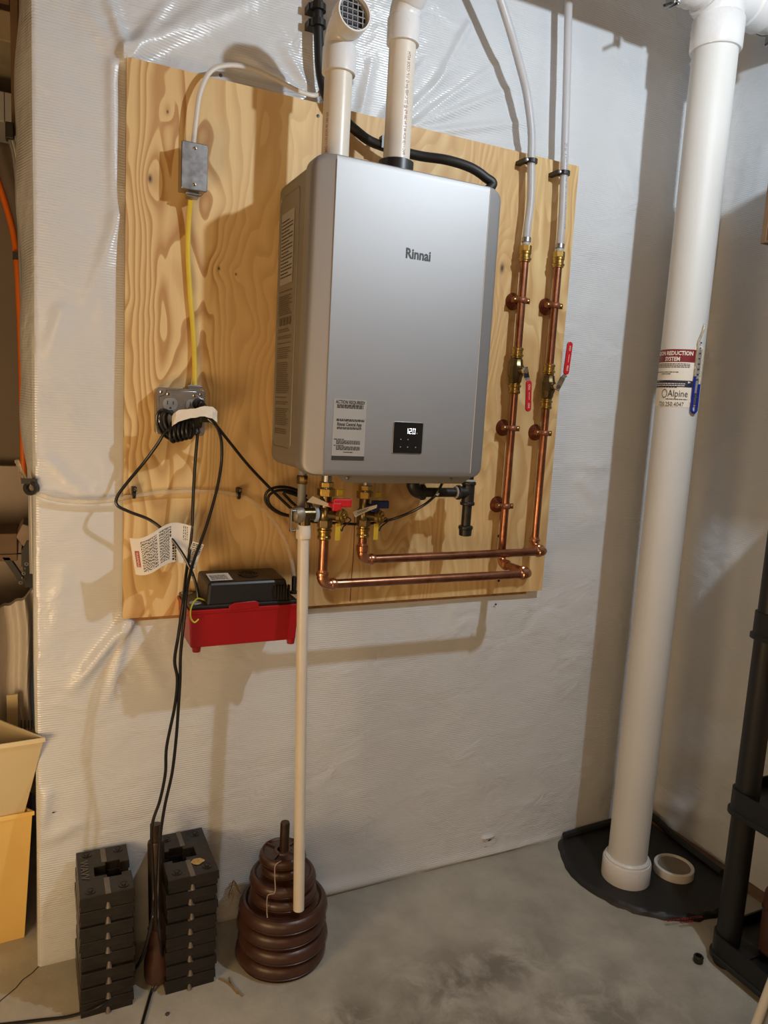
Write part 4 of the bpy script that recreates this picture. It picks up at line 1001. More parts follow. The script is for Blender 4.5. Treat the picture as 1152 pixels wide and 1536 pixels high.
# ------------------------------------------------------------------ gas pipe
YG = -.135
gtx = P(703, 740, YG); gex = P(625, 737, YG)
gp_ = thing('gas_pipe', (gtx.x, YG, P(692, 805, YG).z), 'black iron gas pipe with tee and capped drip leg under the heater', 'pipe')
zg = (gtx.z+gex.z)/2; xg = gtx.x-.002; xe = gex.x
mb = MB(); mb.cyl((xe+.02, YG, zg), (xg-.03, YG, zg), .0125, seg=20); mb.cyl((xg, YG, zg), (xg, YG, P(694, 798, YG).z), .0128, seg=20); mb.cyl((xg, YG, zg+.01), (xg, YG, HZ+.008), .0125, seg=18); mb.build('pipe', M_IRON, gp_)
mb = MB(); mb.cyl((xg, YG, zg-.030), (xg, YG, zg+.026), .0168, seg=20); mb.lathe([(.018, 0), (.0195, .002), (.0195, .007), (.018, .009)], (xg, YG, zg+.020), seg=20); mb.lathe([(.018, 0), (.0195, .002), (.0195, .007), (.018, .009)], (xg, YG, zg-.034), seg=20)
mb.cyl((xg, YG, zg), (xg-.030, YG, zg), .0165, seg=20); mb.lathe([(.018, 0), (.0195, .002), (.0195, .007), (.018, .009)], (xg-.026, YG, zg), (-1, 0, 0), seg=20); mb.build('tee', M_IRON, gp_)
MB().lathe([(.0130, 0), (.0165, .001), (.0165, .003), (.013, .005)], (xg-.036, YG, zg), (-1, 0, 0), 18).build('sealant', M_STICK, gp_)
MB().lathe([(.0130, 0), (.0170, .001), (.0170, .003), (.013, .006)], (xg, YG, zg+.029), (0, 0, 1), 18).build('sealant', M_STICK, gp_)
zcap = P(692, 804, YG).z
MB().lathe([(.012, 0), (.0165, .002), (.0175, .018), (.0195, .020), (.0195, .026), (.0175, .028)], (xg, YG, zcap), (0, 0, 1), 20).build('cap', M_IRON, gp_)
pts, _ = elbow((xe-.012+.024, YG, zg), (-1, 0, 0), (0, 0, 1), .024, .0165, 0, 0)
mb = MB(); mb.tube(pts, .0168, 18, sm=0); mb.lathe([(.0168, 0), (.0205, .002), (.0205, .008), (.0168, .010)], pts[0], (1, 0, 0), 20); mb.cyl(pts[-1], (pts[-1].x, YG, HZ+.006), .0168, seg=18); mb.build('elbow', M_IRON, gp_)

# ------------------------------------------------------------------ radon pipe
RX, RY, RR, RZ = 1.443, -.256, .0571, 2.515
rp = thing('radon_pipe', (RX, RY, 0), 'tall white radon vent pipe with tee at the top and a coupling on the floor', 'pipe')
MB().cyl((RX, RY, .045), (RX, RY, RZ-.10), RR, seg=48).build('pipe', M_PVCR, rp)
mb = MB(); mb.lathe([(.060, 0), (.0695, .001), (.0715, .008), (.0715, .062), (.069, .068), (.066, .068), (.066, .074), (.062, .078), (.0575, .078)], (RX, RY, .006), seg=48); mb.build('coupling', M_PVCW, rp)
zh = P(1060, 65, RY).z
mb = MB(); mb.lathe([(.0575, 0), (.0625, .001), (.0655, .006), (.0660, .075), (.060, .085)], (RX, RY, zh-.015), seg=48)
prof = [(.0600, 0), (.0600, .1)]
mb.cyl((RX, RY, zh+.04), (RX, RY, RZ), .061, seg=48)
mb.cyl((RX-.10, RY, RZ), (RX+.12, RY, RZ), .0610, seg=48); mb.lathe([(.058, 0), (.0655, .001), (.0655, .055), (.061, .06)], (RX-.145, RY, RZ), (1, 0, 0), 48); mb.lathe([(.058, 0), (.0655, .001), (.0655, .055), (.061, .06)], (RX+.15, RY, RZ), (-1, 0, 0), 48)
# sweep of the sanitary tee
pts, _ = elbow((RX, RY, RZ-.085), (0, 0, 1), (-.9, 0, .35), .07, .06, 0, 0, 8); mb.tube(pts, .058, 32, sm=0)
mb.build('tee', M_PVCW, rp)
MB().cyl((RX-.10, RY, RZ), (0.35, RY, RZ), RR, seg=40).build('horizontal_pipe', M_PVCR, rp)
MB().cyl((RX+.12, RY, RZ), (XR-.004, RY, RZ), RR, seg=40).build('horizontal_pipe', M_PVCR, rp)
for (xh, n_) in ((RX-.165, 0), (RX+.205, 1)):
    mb = MB(); mb.lathe([(RR+.001, -.010), (RR+.004, -.010), (RR+.004, .010), (RR+.001, .010)], (xh, RY, RZ), (1, 0, 0), 40, close=True)
    for s in (-1, 1): mb.box((xh+s*.006-.002, RY-.016, RZ-RR-.026), (xh+s*.006+.002, RY+.016, RZ-RR+.002))
    o = mb.build('hanger_clamp', M_STEELG, rp, smooth=True, bevel=.001)
    d = Vector((-.75, -.3, -.45)).normalized(); c = Vector((xh, RY, RZ-RR-.016))
    MB().cyl(c-d*.012, c+d*.050, .0032, seg=10).build('bolt', M_IRON, o)
    MB().lathe([(.008, -.002), (.008, .004), (.004, .006)], (xh, RY-.018, RZ-RR-.016), (0, -1, 0), 6).build('nut', M_CHROME, o)
    MB().cyl((xh, RY, RZ+RR), (xh, RY, WH), .004, seg=8).build('hanger_rod', M_STEELG, o)
thr = math.atan2(CAMP.y-RY, CAMP.x-RX)
def rfn(th_right, z0):   # label map: u measured from right edge leftwards as negative
    return lambda a, b, h=0: Vector((RX+(RR+.0005+h)*math.cos(thr+th_right+a/RR), RY+(RR+.0005+h)*math.sin(thr+th_right+a/RR), z0+b))
def zr_(py): return P(1018-(py-520)*.1, py, RY-.04).z
thR = .62; LW = .128
zt_, zb_ = zr_(523), zr_(610)
fr_ = rfn(thR, 0)
def patch(u0, u1, z0, z1, mat, name, par, h=0.0):
    mb = MB(); mb.grid(lambda u, v: fr_(u0+(u1-u0)*u, z0+(z1-z0)*v, h), 24, 1); return mb.build(name, mat, par, fix=False)
rl = patch(-LW, 0, zb_, zt_, M_PAPER, 'label_sheet', rp); rl['label'] = 'white radon system label with a dark red header'
zh1 = zt_-.034; zn0, zn1 = zr_(580), zr_(570)
patch(-LW, 0, zh1, zt_, M_DARKRED, 'label_header', rl, .0004); patch(-LW, 0, zn0, zn1, M_NAVY, 'label_band', rl, .0004)
text('RADON REDUCTION', .0150, lambda a, b, h=0: fr_(a-.066, b+zt_-.0155, .0009), M_PAPER, rl, align='CENTER', bold=.0005, sx=.82)
text('SYSTEM', .0150, lambda a, b, h=0: fr_(a-.060, b+zt_-.031, .0009), M_PAPER, rl, align='CENTER', bold=.0005, sx=.82)
micro([(-.115, -.012, zt_-.040-k*.0042, .0020) for k in range(3)]+[(-.115, -.04, zt_-.062, .002), (-.09, -.06, zt_-.067, .002), (-.115, -.055, zt_-.090, .002), (-.045, -.012, zt_-.089, .003), (-.115, -.055, zt_-.096, .002), (-.038, -.015, zt_-.095, .003), (-.115, -.04, zt_-.103, .0022)], lambda a, b, h=0: fr_(a, b, .0008), M_INK, rl)
micro([(-.115, -.02, zn0+.003, .002), (-.115, -.02, zn0+.008, .002)], lambda a, b, h=0: fr_(a, b, .0009), M_PAPER, rl)
mb = MB(); zz_ = zn1-.005; mb.add([fr_(-.1, zz_, .0009), fr_(-.012, zz_, .0009), fr_(-.012, zz_+.0012, .0009), fr_(-.1, zz_+.0012, .0009)], [(0, 1, 2, 3)]); mb.add([fr_(-.013, zz_-.0022, .0009), fr_(-.005, zz_+.0006, .0009), fr_(-.013, zz_+.0034, .0009)], [(0, 1, 2)]); mb.build('arrow', M_PAPER, rl, smooth=False, fix=False)
text('Alpine', .026, lambda a, b, h=0: fr_(a-.062, b+zn0-.026, .0009), M_INK, rl, align='LEFT', sx=.78)
mb = MB(); mb.add([fr_(-.072+.0085*math.cos(2*PI*k/20)*r, zn0-.018+.012*math.sin(2*PI*k/20)*r, .0009) for r in (1, .82) for k in range(20)], [(k, (k+1) % 20, 20+(k+1) % 20, 20+k) for k in range(20)]); mb.build('emblem', M_INK, rl, smooth=False, fix=False)
micro([(-.066, -.010, zn0-.034, .0022)], lambda a, b, h=0: fr_(a, b, .0009), M_INKB, rl)
text('720.250.4047', .0165, lambda a, b, h=0: fr_(a-.018, b+zn0-.052, .0009), M_INK, rl, align='RIGHT', sx=.78)
# manometer
mn = thing('manometer', (RX+.05, RY-.04, 1.35), 'clear U-tube manometer with blue fluid strapped to the white radon pipe', 'gauge')
def mf(u, v, h=.006): th = thr+.80+u/RR; return Vector((RX+(RR+h)*math.cos(th), RY+(RR+h)*math.sin(th), v))
zm0, zm1, zf1, zf2 = zr_(626), zr_(524), zr_(566), zr_(577)
def zrt(py): return P(1040-(py-520)*.1, py, RY-.02).z
zm0, zm1, zf1, zf2 = zrt(620), zrt(525), zrt(566), zrt(577)
hw = .0085
def u_path(za, zb2): 
    pts = [mf(-hw, za)]+[mf(-hw, za+(zm0+.012-za)*k/4) for k in range(1, 4)]+[mf(-hw*math.cos(a), zm0+.012-.010*math.sin(a)) for a in [PI*k/6 for k in range(0, 7)]]+[mf(hw, zm0+.012+(zb2-zm0-.012)*k/4) for k in range(1, 5)]
    return pts
MB().tube(u_path(zf1, zf2), .0034, 10, sm=2).build('blue_fluid', M_BLUEF, mn)
mb = MB(); mb.tube([mf(-hw, zf1), mf(-hw, zm1+.01), mf(-hw+.004, zm1+.03), mf(.002, zm1+.05), mf(.004, zm1+.065)], .0032, 10); mb.tube([mf(hw, zf2), mf(hw, zm1)], .0032, 10, sm=0); mb.build('clear_tube', M_CLEAR, mn)
mb = MB(); mb.grid(lambda u, v: mf(-.005+.010*u, zm0+.020+(zm1-zm0-.022)*v, .004), 2, 6, (0, .001, 0)); sc = mb.build('scale_strip', M_GREYP, mn)
micro([(-.003, .003, zf2+.010+k*.014, .0035) for k in range(8)], lambda a, b, h=0: mf(a, b, .0052), M_INK, sc)
micro([(-.004, .004, zm0+.024+k*.004, .0022) for k in range(8)], lambda a, b, h=0: mf(a, b, .0052), M_INK, sc)
for v in (zm0+.028, zm1-.004): 
    mb = MB(); mb.grid(lambda u, w_: mf(-.015+.030*u, v+.010*w_, .002), 6, 1, (0, .0015, 0)); mb.build('mount_clip', M_PAPER, mn)

# ------------------------------------------------------------------ sump cover
sc_ = thing('sump_cover', (1.6, -.22, 0), 'black membrane cover sealed over the sump around the radon pipe', 'cover')
R2 = np.random.RandomState(3)
N_ = 90; ring = []
for k in range(N_):
    a = 2*PI*k/N_; r = .288+.012*math.sin(a*2+1)+R2.uniform(-.004, .004)
    x, y = 1.595+r*math.cos(a), -.205+r*math.sin(a)*1.02
    ring.append((min(x, 1.752+R2.uniform(-.004, .002)), min(y, -.012)))
mb = MB(); c = Vector((1.58, -.21, .014))
vs = []; fs = []
levels = [(1.0, .001), (.985, .010), (.95, .015), (.90, .012), (.6, .013), (.3, .014)]
for s, z in levels:
    for (x, y) in ring: vs.append((c.x+(x-c.x)*s, c.y+(y-c.y)*s, z+(R2.uniform(-.003, .003) if .9 < s < 1 else 0)))
vs.append((c.x, c.y, .014))
for i in range(len(levels)-1):
    for k in range(N_): fs.append((i*N_+k, i*N_+(k+1) % N_, (i+1)*N_+(k+1) % N_, (i+1)*N_+k))
L_ = (len(levels)-1)*N_
for k in range(N_): fs.append((L_+k, L_+(k+1) % N_, len(vs)-1))
mb.add(vs, fs); mb.build('membrane', M_MEMB, sc_)
mb = MB(); mb.tube([(1.40, -.02, .018), (1.5, -.018, .022), (1.62, -.016, .024), (1.74, -.018, .03), (1.762, -.06, .03), (1.748, -.16, .024), (1.742, -.27, .022), (1.74, -.36, .02)], .012, 8); mb.build('sealant_bead', M_MEMB, sc_)
q = PZ(1028, 1380, .016)
ur = (PZ(1040, 1377, .016)-PZ(1015, 1380, .016)).normalized(); vr = Vector((0, 0, 1)).cross(ur)
fx = lambda a, b, h=0: q+ur*a+vr*b+Vector((0, 0, .001+h))
text('RADON REDUCTION', .0120, fx, M_DARKRED, sc_, 'red_lettering', align='CENTER', bold=.0005); text('SYSTEM', .0120, lambda a, b, h=0: fx(a, b-.013), M_DARKRED, sc_, 'red_lettering', align='CENTER', bold=.0005)
q = (PZ(981, 1290, .040)+PZ(1042, 1303, .040))/2
cr2 = thing('cleanout_stub', (q.x, q.y, .012), 'short white round cleanout stub on the black sump cover', 'cap')
rr_ = (PZ(981, 1290, .040)-PZ(1042, 1303, .040)).length/2
MB().lathe([(rr_-.001, 0), (rr_, .002), (rr_, .026), (rr_-.002, .028), (rr_-.008, .028), (rr_-.009, .022), (.002, .022)], (q.x, q.y, .012), seg=40).build('ring', M_PVCR, cr2)
MB().lathe([(rr_-.011, 0), (rr_-.011, .0008)], (q.x, q.y, .0345), seg=40).build('plug_face', simple('grey_tan_plug', lin(120, 112, 100), .6), cr2)

# ------------------------------------------------------------------ weight stacks (rectangular)
ordn = ['topmost', 'second from top', 'third from top', 'fourth from top', 'fifth from top', 'sixth from top', 'seventh from top', 'eighth from top', 'ninth from top', 'tenth from top']
def plate_poly(w_, d_, mirror):
    """outline with a stepped slot opening to one side, local coords centre 0"""
    hw_, hd = w_/2, d_/2
    pts = [(-hw_, -hd), (hw_, -hd), (hw_, -.020), (.036, -.020), (.036, -.030), (.004, -.030), (.004, -.018), (-.022, -.018), (-.022, .018), (.004, .018), (.004, .030), (.036, .030), (.036, .020), (hw_, .020), (hw_, hd), (-hw_, hd)]
    if mirror: pts = [(-x, y) for x, y in reversed(pts)]
    return pts
def stack(x0, x1, y0, y1, z0, z1, n, mirror, rot, side, grp):
    w_, d_ = x1-x0, y1-y0; h = (z1-z0)/n; c = Vector(((x0+x1)/2, (y0+y1)/2, 0))
    proto = thing('weight_plate', (c.x, c.y, z0), '', 'weight plate', grp)
    poly = plate_poly(w_, d_, mirror); cz = wloc(proto)
    mb = MB()
    def layer(pl, za, zb2):
        n_ = len(pl); base = len(mb.v)
        mb.v += [Vector((cz.x+x, cz.y+y, cz.z+za)) for x, y in pl[0]]+[Vector((cz.x+x, cz.y+y, cz.z+zb2)) for x, y in pl[1]]
        m_ = len(pl[0]); mb.f += [tuple(base+i for i in reversed(range(m_))), tuple(base+m_+i for i in range(m_))]+[(base+i, base+(i+1) % m_, base+m_+(i+1) % m_, base+m_+i) for i in range(m_)]
    shr = lambda s: [(x*s if abs(x) > w_/2-.001 else x, y*s if abs(y) > d_/2-.001 else y) for x, y in poly]
    layer((shr(.955), shr(.955)), 0, h*.42)
    layer((shr(1.0), shr(.985)), h*.42, h-.0006)
    mb.build('body', M_PLATE, proto, smooth=False, bevel=.0015)
    gx_ = .002 if not mirror else -.002
    zt2 = cz.z+h
    for (ya, yb2) in ((-d_/2*.985, -.031), (.031, d_/2*.985)):
        MB().box((cz.x+gx_-.006, cz.y+ya, zt2-.002), (cz.x+gx_+.006, cz.y+yb2, zt2+.0006)).build('locating_rib', M_GROOVE, proto, smooth=False, bevel=.0015)
    MB().cyl((cz.x+gx_, cz.y-d_/2*.955-.0025, cz.z+h*.04), (cz.x+gx_, cz.y-d_/2*.955+.001, cz.z+h*.42), .0062, .0028, 12).build('locating_pin', M_GROOVE, proto)
    plates = [proto]
    for i in range(1, n):
        r = proto.copy(); COL.objects.link(r); r.location = (c.x+random.uniform(-.0025, .0025), c.y+random.uniform(-.0025, .0025), z0+h*i); r.rotation_euler.z = random.uniform(-.012, .012)
        for ch in list(proto.children):
            if ch.type == 'MESH':
                q_ = ch.copy(); COL.objects.link(q_); q_.parent = r
        plates.append(r)
    for i, r in enumerate(plates):
        k = n-1-i
        r['label'] = f'black rectangular weight plate, {ordn[k] if i else "lowest"} in the {side} slotted stack'
    top = plates[-1]
    loc = Vector(top.location)
    for (dx, dy) in ((-.034, -.070), (.036, -.070), (-.034, .072), (.036, .072)):
        mb = MB(); mb.lathe([(.011, -.001), (.011, .0008), (.008, .0004), (.007, -.0005)], (loc.x+dx, loc.y+dy, loc.z+h), (0, 0, 1), 16)
        mb.lathe([(.005, 0), (.0042, .003), (.001, .0035)], (loc.x+dx, loc.y+dy, loc.z+h-.001), (0, 0, 1), 8)
        mb.build('stud', M_PLATE, top)
    return top, h
a_ = P(0, 0, 0)
top1, hh1 = stack(-.104, .012, -.205, -.022, 0, .297, 8, False, 0, 'left', 'black plates in the left stack')
l1 = Vector(top1.location)
text('WAVV', .030, lambda a, b, h=0: Vector((l1.x-.050+b*.8, l1.y+.048-a*.85, l1.z+hh1+.0012)), M_GROOVE, top1, 'raised_lettering')
top2, hh2 = stack(.080, .199, -.205, -.010, 0, .292, 8, True, 0, 'right', 'black plates in the right stack')
l2 = Vector(top2.location)
mb = MB(); n = 14; mb.add([(l2.x+.018+.017*math.cos(2*PI*k/n)*R2.uniform(.7, 1.1), l2.y-.045+.014*math.sin(2*PI*k/n)*R2.uniform(.7, 1.1), l2.z+hh2+.0008) for k in range(n)], [tuple(range(n))]); mb.build('dust_patch', M_DUST, top2, smooth=False)
# dumbbell bar between stacks
bt = P(232, 1236, -.10); 
bx = bt.x; 
db = thing('barbell_sleeve', (bx+.004, -.13, 0), 'dark steel bar standing upright between the two black weight stacks', 'bar')
d0 = Vector((bx+.006, -.155, 0.0)); d1_ = Vector((bx+.002, -.10, bt.z))
def al(t): return d0.lerp(d1_, t)
mb = MB(); mb.cyl(al(.60), al(1.0), .0130, seg=18); mb.build('bar', M_DBAR, db)
mb = MB(); mb.lathe([(.020, 0), (.0195, .20), (.018, .205)], al(.36), d1_-d0, 18); mb.build('sleeve', M_DBAR, db)
mb = MB(); Lq = (d1_-d0).length; mb.lathe([(.030, 0.004), (.034, .02), (.033, .05), (.026, .075), (.022, .12), (.023, .128), (.020, .13)], d0+Vector((0, 0, .008)), d1_-d0, 20); mb.build('collar', M_BROWNV, db)
# ------------------------------------------------------------------ round plates
bc = (PZ(345, 1395, .05)+PZ(486, 1385, .05))/2
rc_ = Vector((.3745, -.165, 0))
def disc(z, r, h, off, label, spoke=False, grp='brown round weight discs'):
    t = thing('weight_disc', (rc_.x+off[0], rc_.y+off[1], z), label, 'weight plate', grp)
    e = h/2; prof = [(.014, 0), (r*.93, 0)] + [(r-e*.9+e*.9*math.sin(a), e-e*math.cos(a)) for a in [PI*k/10 for k in range(1, 10)]] + [(r*.93-.002, h), (r*.86, h), (r*.80, h*.86), (r*.40, h*.86), (r*.36, h*.98), (.014, h*.98)]
    MB().lathe(prof, (rc_.x+off[0], rc_.y+off[1], z), seg=56, close=True).build('disc', M_BROWNV, t)
    MB().lathe([(r+.0001, 0), (r+.0012, .0008), (r+.0001, .0016)], (rc_.x+off[0], rc_.y+off[1], z+h*.32), seg=56, close=True).build('mould_seam', M_BROWNV, t)
    if spoke:
        mb = MB()
        for a in (.5, 2.2, 3.9, 5.4): 
            d = Vector((math.cos(a), math.sin(a), 0)); n_ = Vector((-d.y, d.x, 0)); mb.obox(Vector((rc_.x+off[0], rc_.y+off[1], z+h*.92))+d*r*.58, d, n_, (0, 0, 1), r*.24, .002, h*.07)
        mb.build('rib', M_BROWNV, t, smooth=False)
    return t
z = 0; hb = .041
offs = [(.0, .002), (.003, -.003), (-.001, .0), (.0, -.006)]
labs = ['large brown round weight disc lying on the floor, lowest of its pile', 'large brown weight disc second from the floor', 'large brown weight disc third from the floor', 'large brown weight disc, uppermost of the four large ones']
for k in range(4): disc(z, .1135-.001*k, hb, offs[k], labs[k]); z += hb
disc(z, .083, .030, (-.001, -.004), 'medium brown weight disc resting on the large discs'); z += .030
disc(z, .083, .034, (-.001, .004), 'medium brown weight disc, upper of the two medium ones'); z += .034
disc(z, .054, .026, (-.003, .000), 'small brown weight disc under the topmost disc'); z += .026
disc(z, .058, .030, (-.004, .004), 'small brown weight disc on top of the pile, with spokes', True); z += .030
bar = thing('dumbbell_bar', (rc_.x, rc_.y, z), 'short dark steel bar standing up through the pile of brown discs', 'bar')
MB().lathe([(.0115, .003), (.0118, .004), (.0118, z+.070), (.0105, z+.074)], (rc_.x-.002, rc_.y, 0), seg=20).build('rod', M_DBAR, bar)
ztop = z
mb = MB(); g = lambda x, y, zz2: PZ(x, y, zz2)
rt3 = Vector((rc_.x-.004, rc_.y, 0))
mb.tube([rt3+Vector((-.020, -.045, ztop+.002)), rt3+Vector((-.036, -.050, ztop-.004)), rt3+Vector((-.038, -.056, ztop-.030)), rt3+Vector((-.042, -.072, ztop-.058)), rt3+Vector((-.058, -.068, ztop-.066)), rt3+Vector((-.060, -.072, ztop-.1)), rt3+Vector((-.060, -.078, ztop-.116))], .0014, 6)
tag(mb.build('string', M_STRING, None), 'pale string draped down over the pile of brown discs', 'string')
# dry grass tuft + twig
mb = MB()
for k in range(14):
    a = random.uniform(2.2, 4.0); p0 = Vector((rc_.x-.100, rc_.y+.035, .165)); mb.tube([p0, p0+Vector((math.cos(a)*.02, math.sin(a)*.02, .02+random.uniform(0, .015))), p0+Vector((math.cos(a)*.035+random.uniform(-.01, .01), math.sin(a)*.03, random.uniform(-.02, .02)))], .0008, 4, sm=3)
tag(mb.build('dry_grass', M_TWIG, None), 'wisp of dry grass caught on the brown weight discs', 'grass', kind='stuff')
mb = MB(); mb.tube([PZ(328, 1467, .003), PZ(345, 1476, .004), PZ(357, 1490, .003)], .0016, 5); mb.tube([PZ(343, 1466, .003), PZ(350, 1480, .004), PZ(364, 1494, .003)], .0014, 5)
tag(mb.build('twig', M_TWIG, None), 'small dry twig on the floor beside the brown discs', 'twig')
mb = MB(); q = PZ(251, 1522); mb.lathe([(.004, 0), (.005, .003), (.001, .006)], q, seg=7); tag(mb.build('pebble', M_INK, None), 'tiny dark pebble on the floor in front of the weight stacks', 'pebble')

# ------------------------------------------------------------------ shelf unit at right
PXc, PYc = PZ(1086, 1440, .02).x+.0, -.60
post = Vector((1.444, -.622, 0))
zs1 = P(1140, 935, post.y).z; zs2 = P(1110, 1200, post.y).z
su = thing('shelf_unit', (1.60, -1.05, 0), 'black plastic shelving unit at the right edge of the picture', 'shelf')
xA, xB, yA, yB = post.x, post.x+.30, post.y, post.y-.86
SZ = [0.06, zs2, zs1, 1.42, 1.83]
for (x, y) in ((xA, yA), (xB, yA), (xA, yB), (xB, yB)):
    prof = []
    MB().lathe([(.030, 0.0), (.030, 1.84)], (x, y, 0), seg=24).build('post', M_SHELF, su)
def shelf(z):
    mb = MB(); hgt = .060
    mb.box((xA-.012, yB-.03, z-.012), (xB+.012, yA+.03, z)); o = mb.build('deck', M_SHELF, su, smooth=False)
    mb = MB(); t = .010
    mb.prism([(x, y, z-hgt*.5) for x, y in rrect(xA-.036, xB+.036, yB-.036, yA+.036, .038, 6)], (0, 0, hgt)); 
    # open frame ring: outer wall + lower lip
    ringo = rrect(xA-.036, xB+.036, yB-.036, yA+.036, .038, 6); ringi = rrect(xA-.031, xB+.031, yB-.031, yA+.031, .034, 6)
    lipo = rrect(xA-.041, xB+.041, yB-.041, yA+.041, .042, 6)
    mb = MB(); n_ = len(ringo)
    lv = [(ringo, z+.024), (ringo, z-.030), (lipo, z-.032), (lipo, z-.042), (ringi, z-.042), (ringi, z+.024)]
    for pl_, zz2 in lv: mb.v += [Vector((x, y, zz2)) for x, y in pl_]
    for i in range(len(lv)):
        j = (i+1) % len(lv)
        for k in range(n_): mb.f.append((i*n_+k, i*n_+(k+1) % n_, j*n_+(k+1) % n_, j*n_+k))
    return mb.build('rim', M_SHELF, su, smooth=True)
for z in SZ: shelf(z)
for z in SZ[:3]:
    mb = MB()
    for k in range(9): mb.box((xA-.030, yA-.045-k*.05, z+.0005), (xA+.25, yA-.070-k*.05, z+.004))
    mb.build('deck_bars', M_SHELF, su, smooth=False)
# cardboard boxes on the shelf above the lowest lifted shelf
def boxthing(name, a, b, mat, label, cat, bevel=.002):
    o = thing(name, ((a[0]+b[0])/2, (a[1]+b[1])/2, min(a[2], b[2])), label, cat); MB().box(a, b).build('carton', mat, o, smooth=False, bevel=bevel); return o
zsA = SZ[1]+.004
b1_ = boxthing('cardboard_box', (xA+.045, yA-.040, zsA), (xA+.27, yA-.42, zsA+.115), M_CARD, 'cream box with vertical lettering on the shelf, lower of two', 'box')
fb = plane_fn((xA+.045, yA-.040, zsA), (0, -1, 0), (0, 0, 1), n=(-1, 0, 0), lift=.0008)
text('alpina', .030, lambda a, b, h=0: fb(.022+b, .072-a*.9), M_INK, b1_, bold=.0006)
mb = MB(); 
for k in range(-3, 4): mb.add([fb(.030-math.sqrt(.009**2-(k*.0024)**2), .088+k*.0024-.0006), fb(.030+math.sqrt(.009**2-(k*.0024)**2), .088+k*.0024-.0006), fb(.030+math.sqrt(.009**2-(k*.0024)**2), .088+k*.0024+.0006), fb(.030-math.sqrt(.009**2-(k*.0024)**2), .088+k*.0024+.0006)], [(0, 1, 2, 3)])
mb.build('round_logo', M_INK, b1_, smooth=False, fix=False)
b2_ = boxthing('cardboard_box', (xA+.05, yA-.045, zsA+.117), (xA+.27, yA-.42, zsA+.24), M_CARD, 'cream box with dark stripes stacked on the lettered box', 'box')
fb2 = plane_fn((xA+.05, yA-.045, zsA+.117), (0, -1, 0), (0, 0, 1), n=(-1, 0, 0), lift=.0008)
micro([(.020, .06, .012+k*.006, .003) for k in range(5)], fb2, M_INK, b2_)
quadp(fb2, .0, .38, .040, .0415, M_INK, b2_, 'carton_line')
# red brown case on the lowest shelf
cs = thing('hard_case', (xA+.16, yA-.2, SZ[0]), 'red brown hard case on the lowest shelf at the right edge', 'case')
zc0 = SZ[0]+.006
MB().prism([(x, y, zc0) for x, y in rrect(xA+.034, xA+.28, yA-.40, yA-.045, .030, 5)], (0, 0, .175)).build('shell', M_BRICKBOX, cs, bevel=.012)
MB().prism([(x, y, zc0+.12) for x, y in rrect(xA+.032, xA+.282, yA-.402, yA-.043, .030, 5)], (0, 0, .004)).build('shell_seam', M_INK, cs)
# wooden crate on top of the shelf, overhanging
KX0, KX1, KY0, KY1, KZ = 1.402, 1.73, -.498, -1.34, 1.832
wbx = thing('wooden_crate', (1.48, -.95, KZ), 'brown wooden crate on top of the black shelving', 'crate')
for x in (KX0, KX1-.016):
    for k in range(3): MB().box((x, KY1+.016, KZ+.008+k*.112), (x+.016, KY0-.016, KZ+.008+k*.112+.110)).build('side_plank', M_WOODD, wbx, smooth=False, bevel=.002)
for y in (KY0, KY1+.015): MB().box((KX0, y-.015, KZ+.001), (KX1, y, KZ+.344)).build('end_panel', M_WOODD, wbx, smooth=False, bevel=.002)
MB().box((KX0, KY1+.016, KZ+.001), (KX1, KY0-.016, KZ+.008)).build('bottom_panel', M_WOODD, wbx, smooth=False)
# wooden handle leaning at lower right
sa, sb = PZ(1122, 1560, .01), P(1168, 1440, -.86)
o = thing('broom_handle', sa, 'pale wooden handle leaning at the lower right corner', 'handle'); 
sa = PZ(1118, 1580, .012); sb = Vector((sa.x+.10, sa.y+.02, .35))
sb = P(1185, 1400, sa.y+.02)
MB().cyl(sa, sa+(sb-sa)*1.3, .010, seg=16).build('shaft', M_CARD, o)
# small black cap on the floor
q = PZ(1047, 1443, 0); fcp = thing('furniture_foot', q, 'small black rubber foot lying on the floor near the shelf', 'cap')
MB().lathe([(.011, 0), (.0125, .002), (.0125, .016), (.011, .018), (.008, .018), (.008, .010)], q+Vector((0, 0, .0005)), (.0, 0, 1), 18).build('cap', M_BLACK, fcp)

# ------------------------------------------------------------------ left side beyond the partition
# stacked plastic bins, each turned so that one corner points right
def bin_(name, top, bot, mat, label, lip):
    c = (top[0]+top[2])/2; cb = (bot[0]+bot[2])/2
    o = thing(name, cb, label, 'bin')
    it = [q+(c-q)*.025 for q in top]; ib = [q+(cb-q)*.03+Vector((0, 0, .003)) for q in bot]
    mb = MB(); mb.add(list(bot)+list(top)+ib+it, [(0, 3, 2, 1), (0, 1, 5, 4), (1, 2, 6, 5), (2, 3, 7, 6), (3, 0, 4, 7), (8, 9, 10, 11), (8, 12, 13, 9), (9, 13, 14, 10), (10, 14, 15, 11), (11, 15, 12, 8), (4, 5, 13, 12), (5, 6, 14, 13), (6, 7, 15, 14), (7, 4, 12, 15)])
    mb.build('shell', mat, o, smooth=False, bevel=.002)
    mb = MB(); n = 4; H_ = Vector((0, 0, .010)); out = [q+(q-c)*lip for q in top]
    mb.add([q-H_ for q in out]+[q+Vector((0, 0, .001)) for q in out]+[q+Vector((0, 0, .001)) for q in it]+[q-H_ for q in it],
           [(a*4+k, a*4+(k+1) % 4, ((a+1) % 4)*4+(k+1) % 4, ((a+1) % 4)*4+k) for a in range(4) for k in range(4)])
    mb.build('rim', mat, o, smooth=False, bevel=.001)
    return o
Cc = P(67, 1107, -.035); zc_ = Cc.z
A_ = PZ(-70, 1128, zc_); B_ = PZ(-70, 1052, zc_)
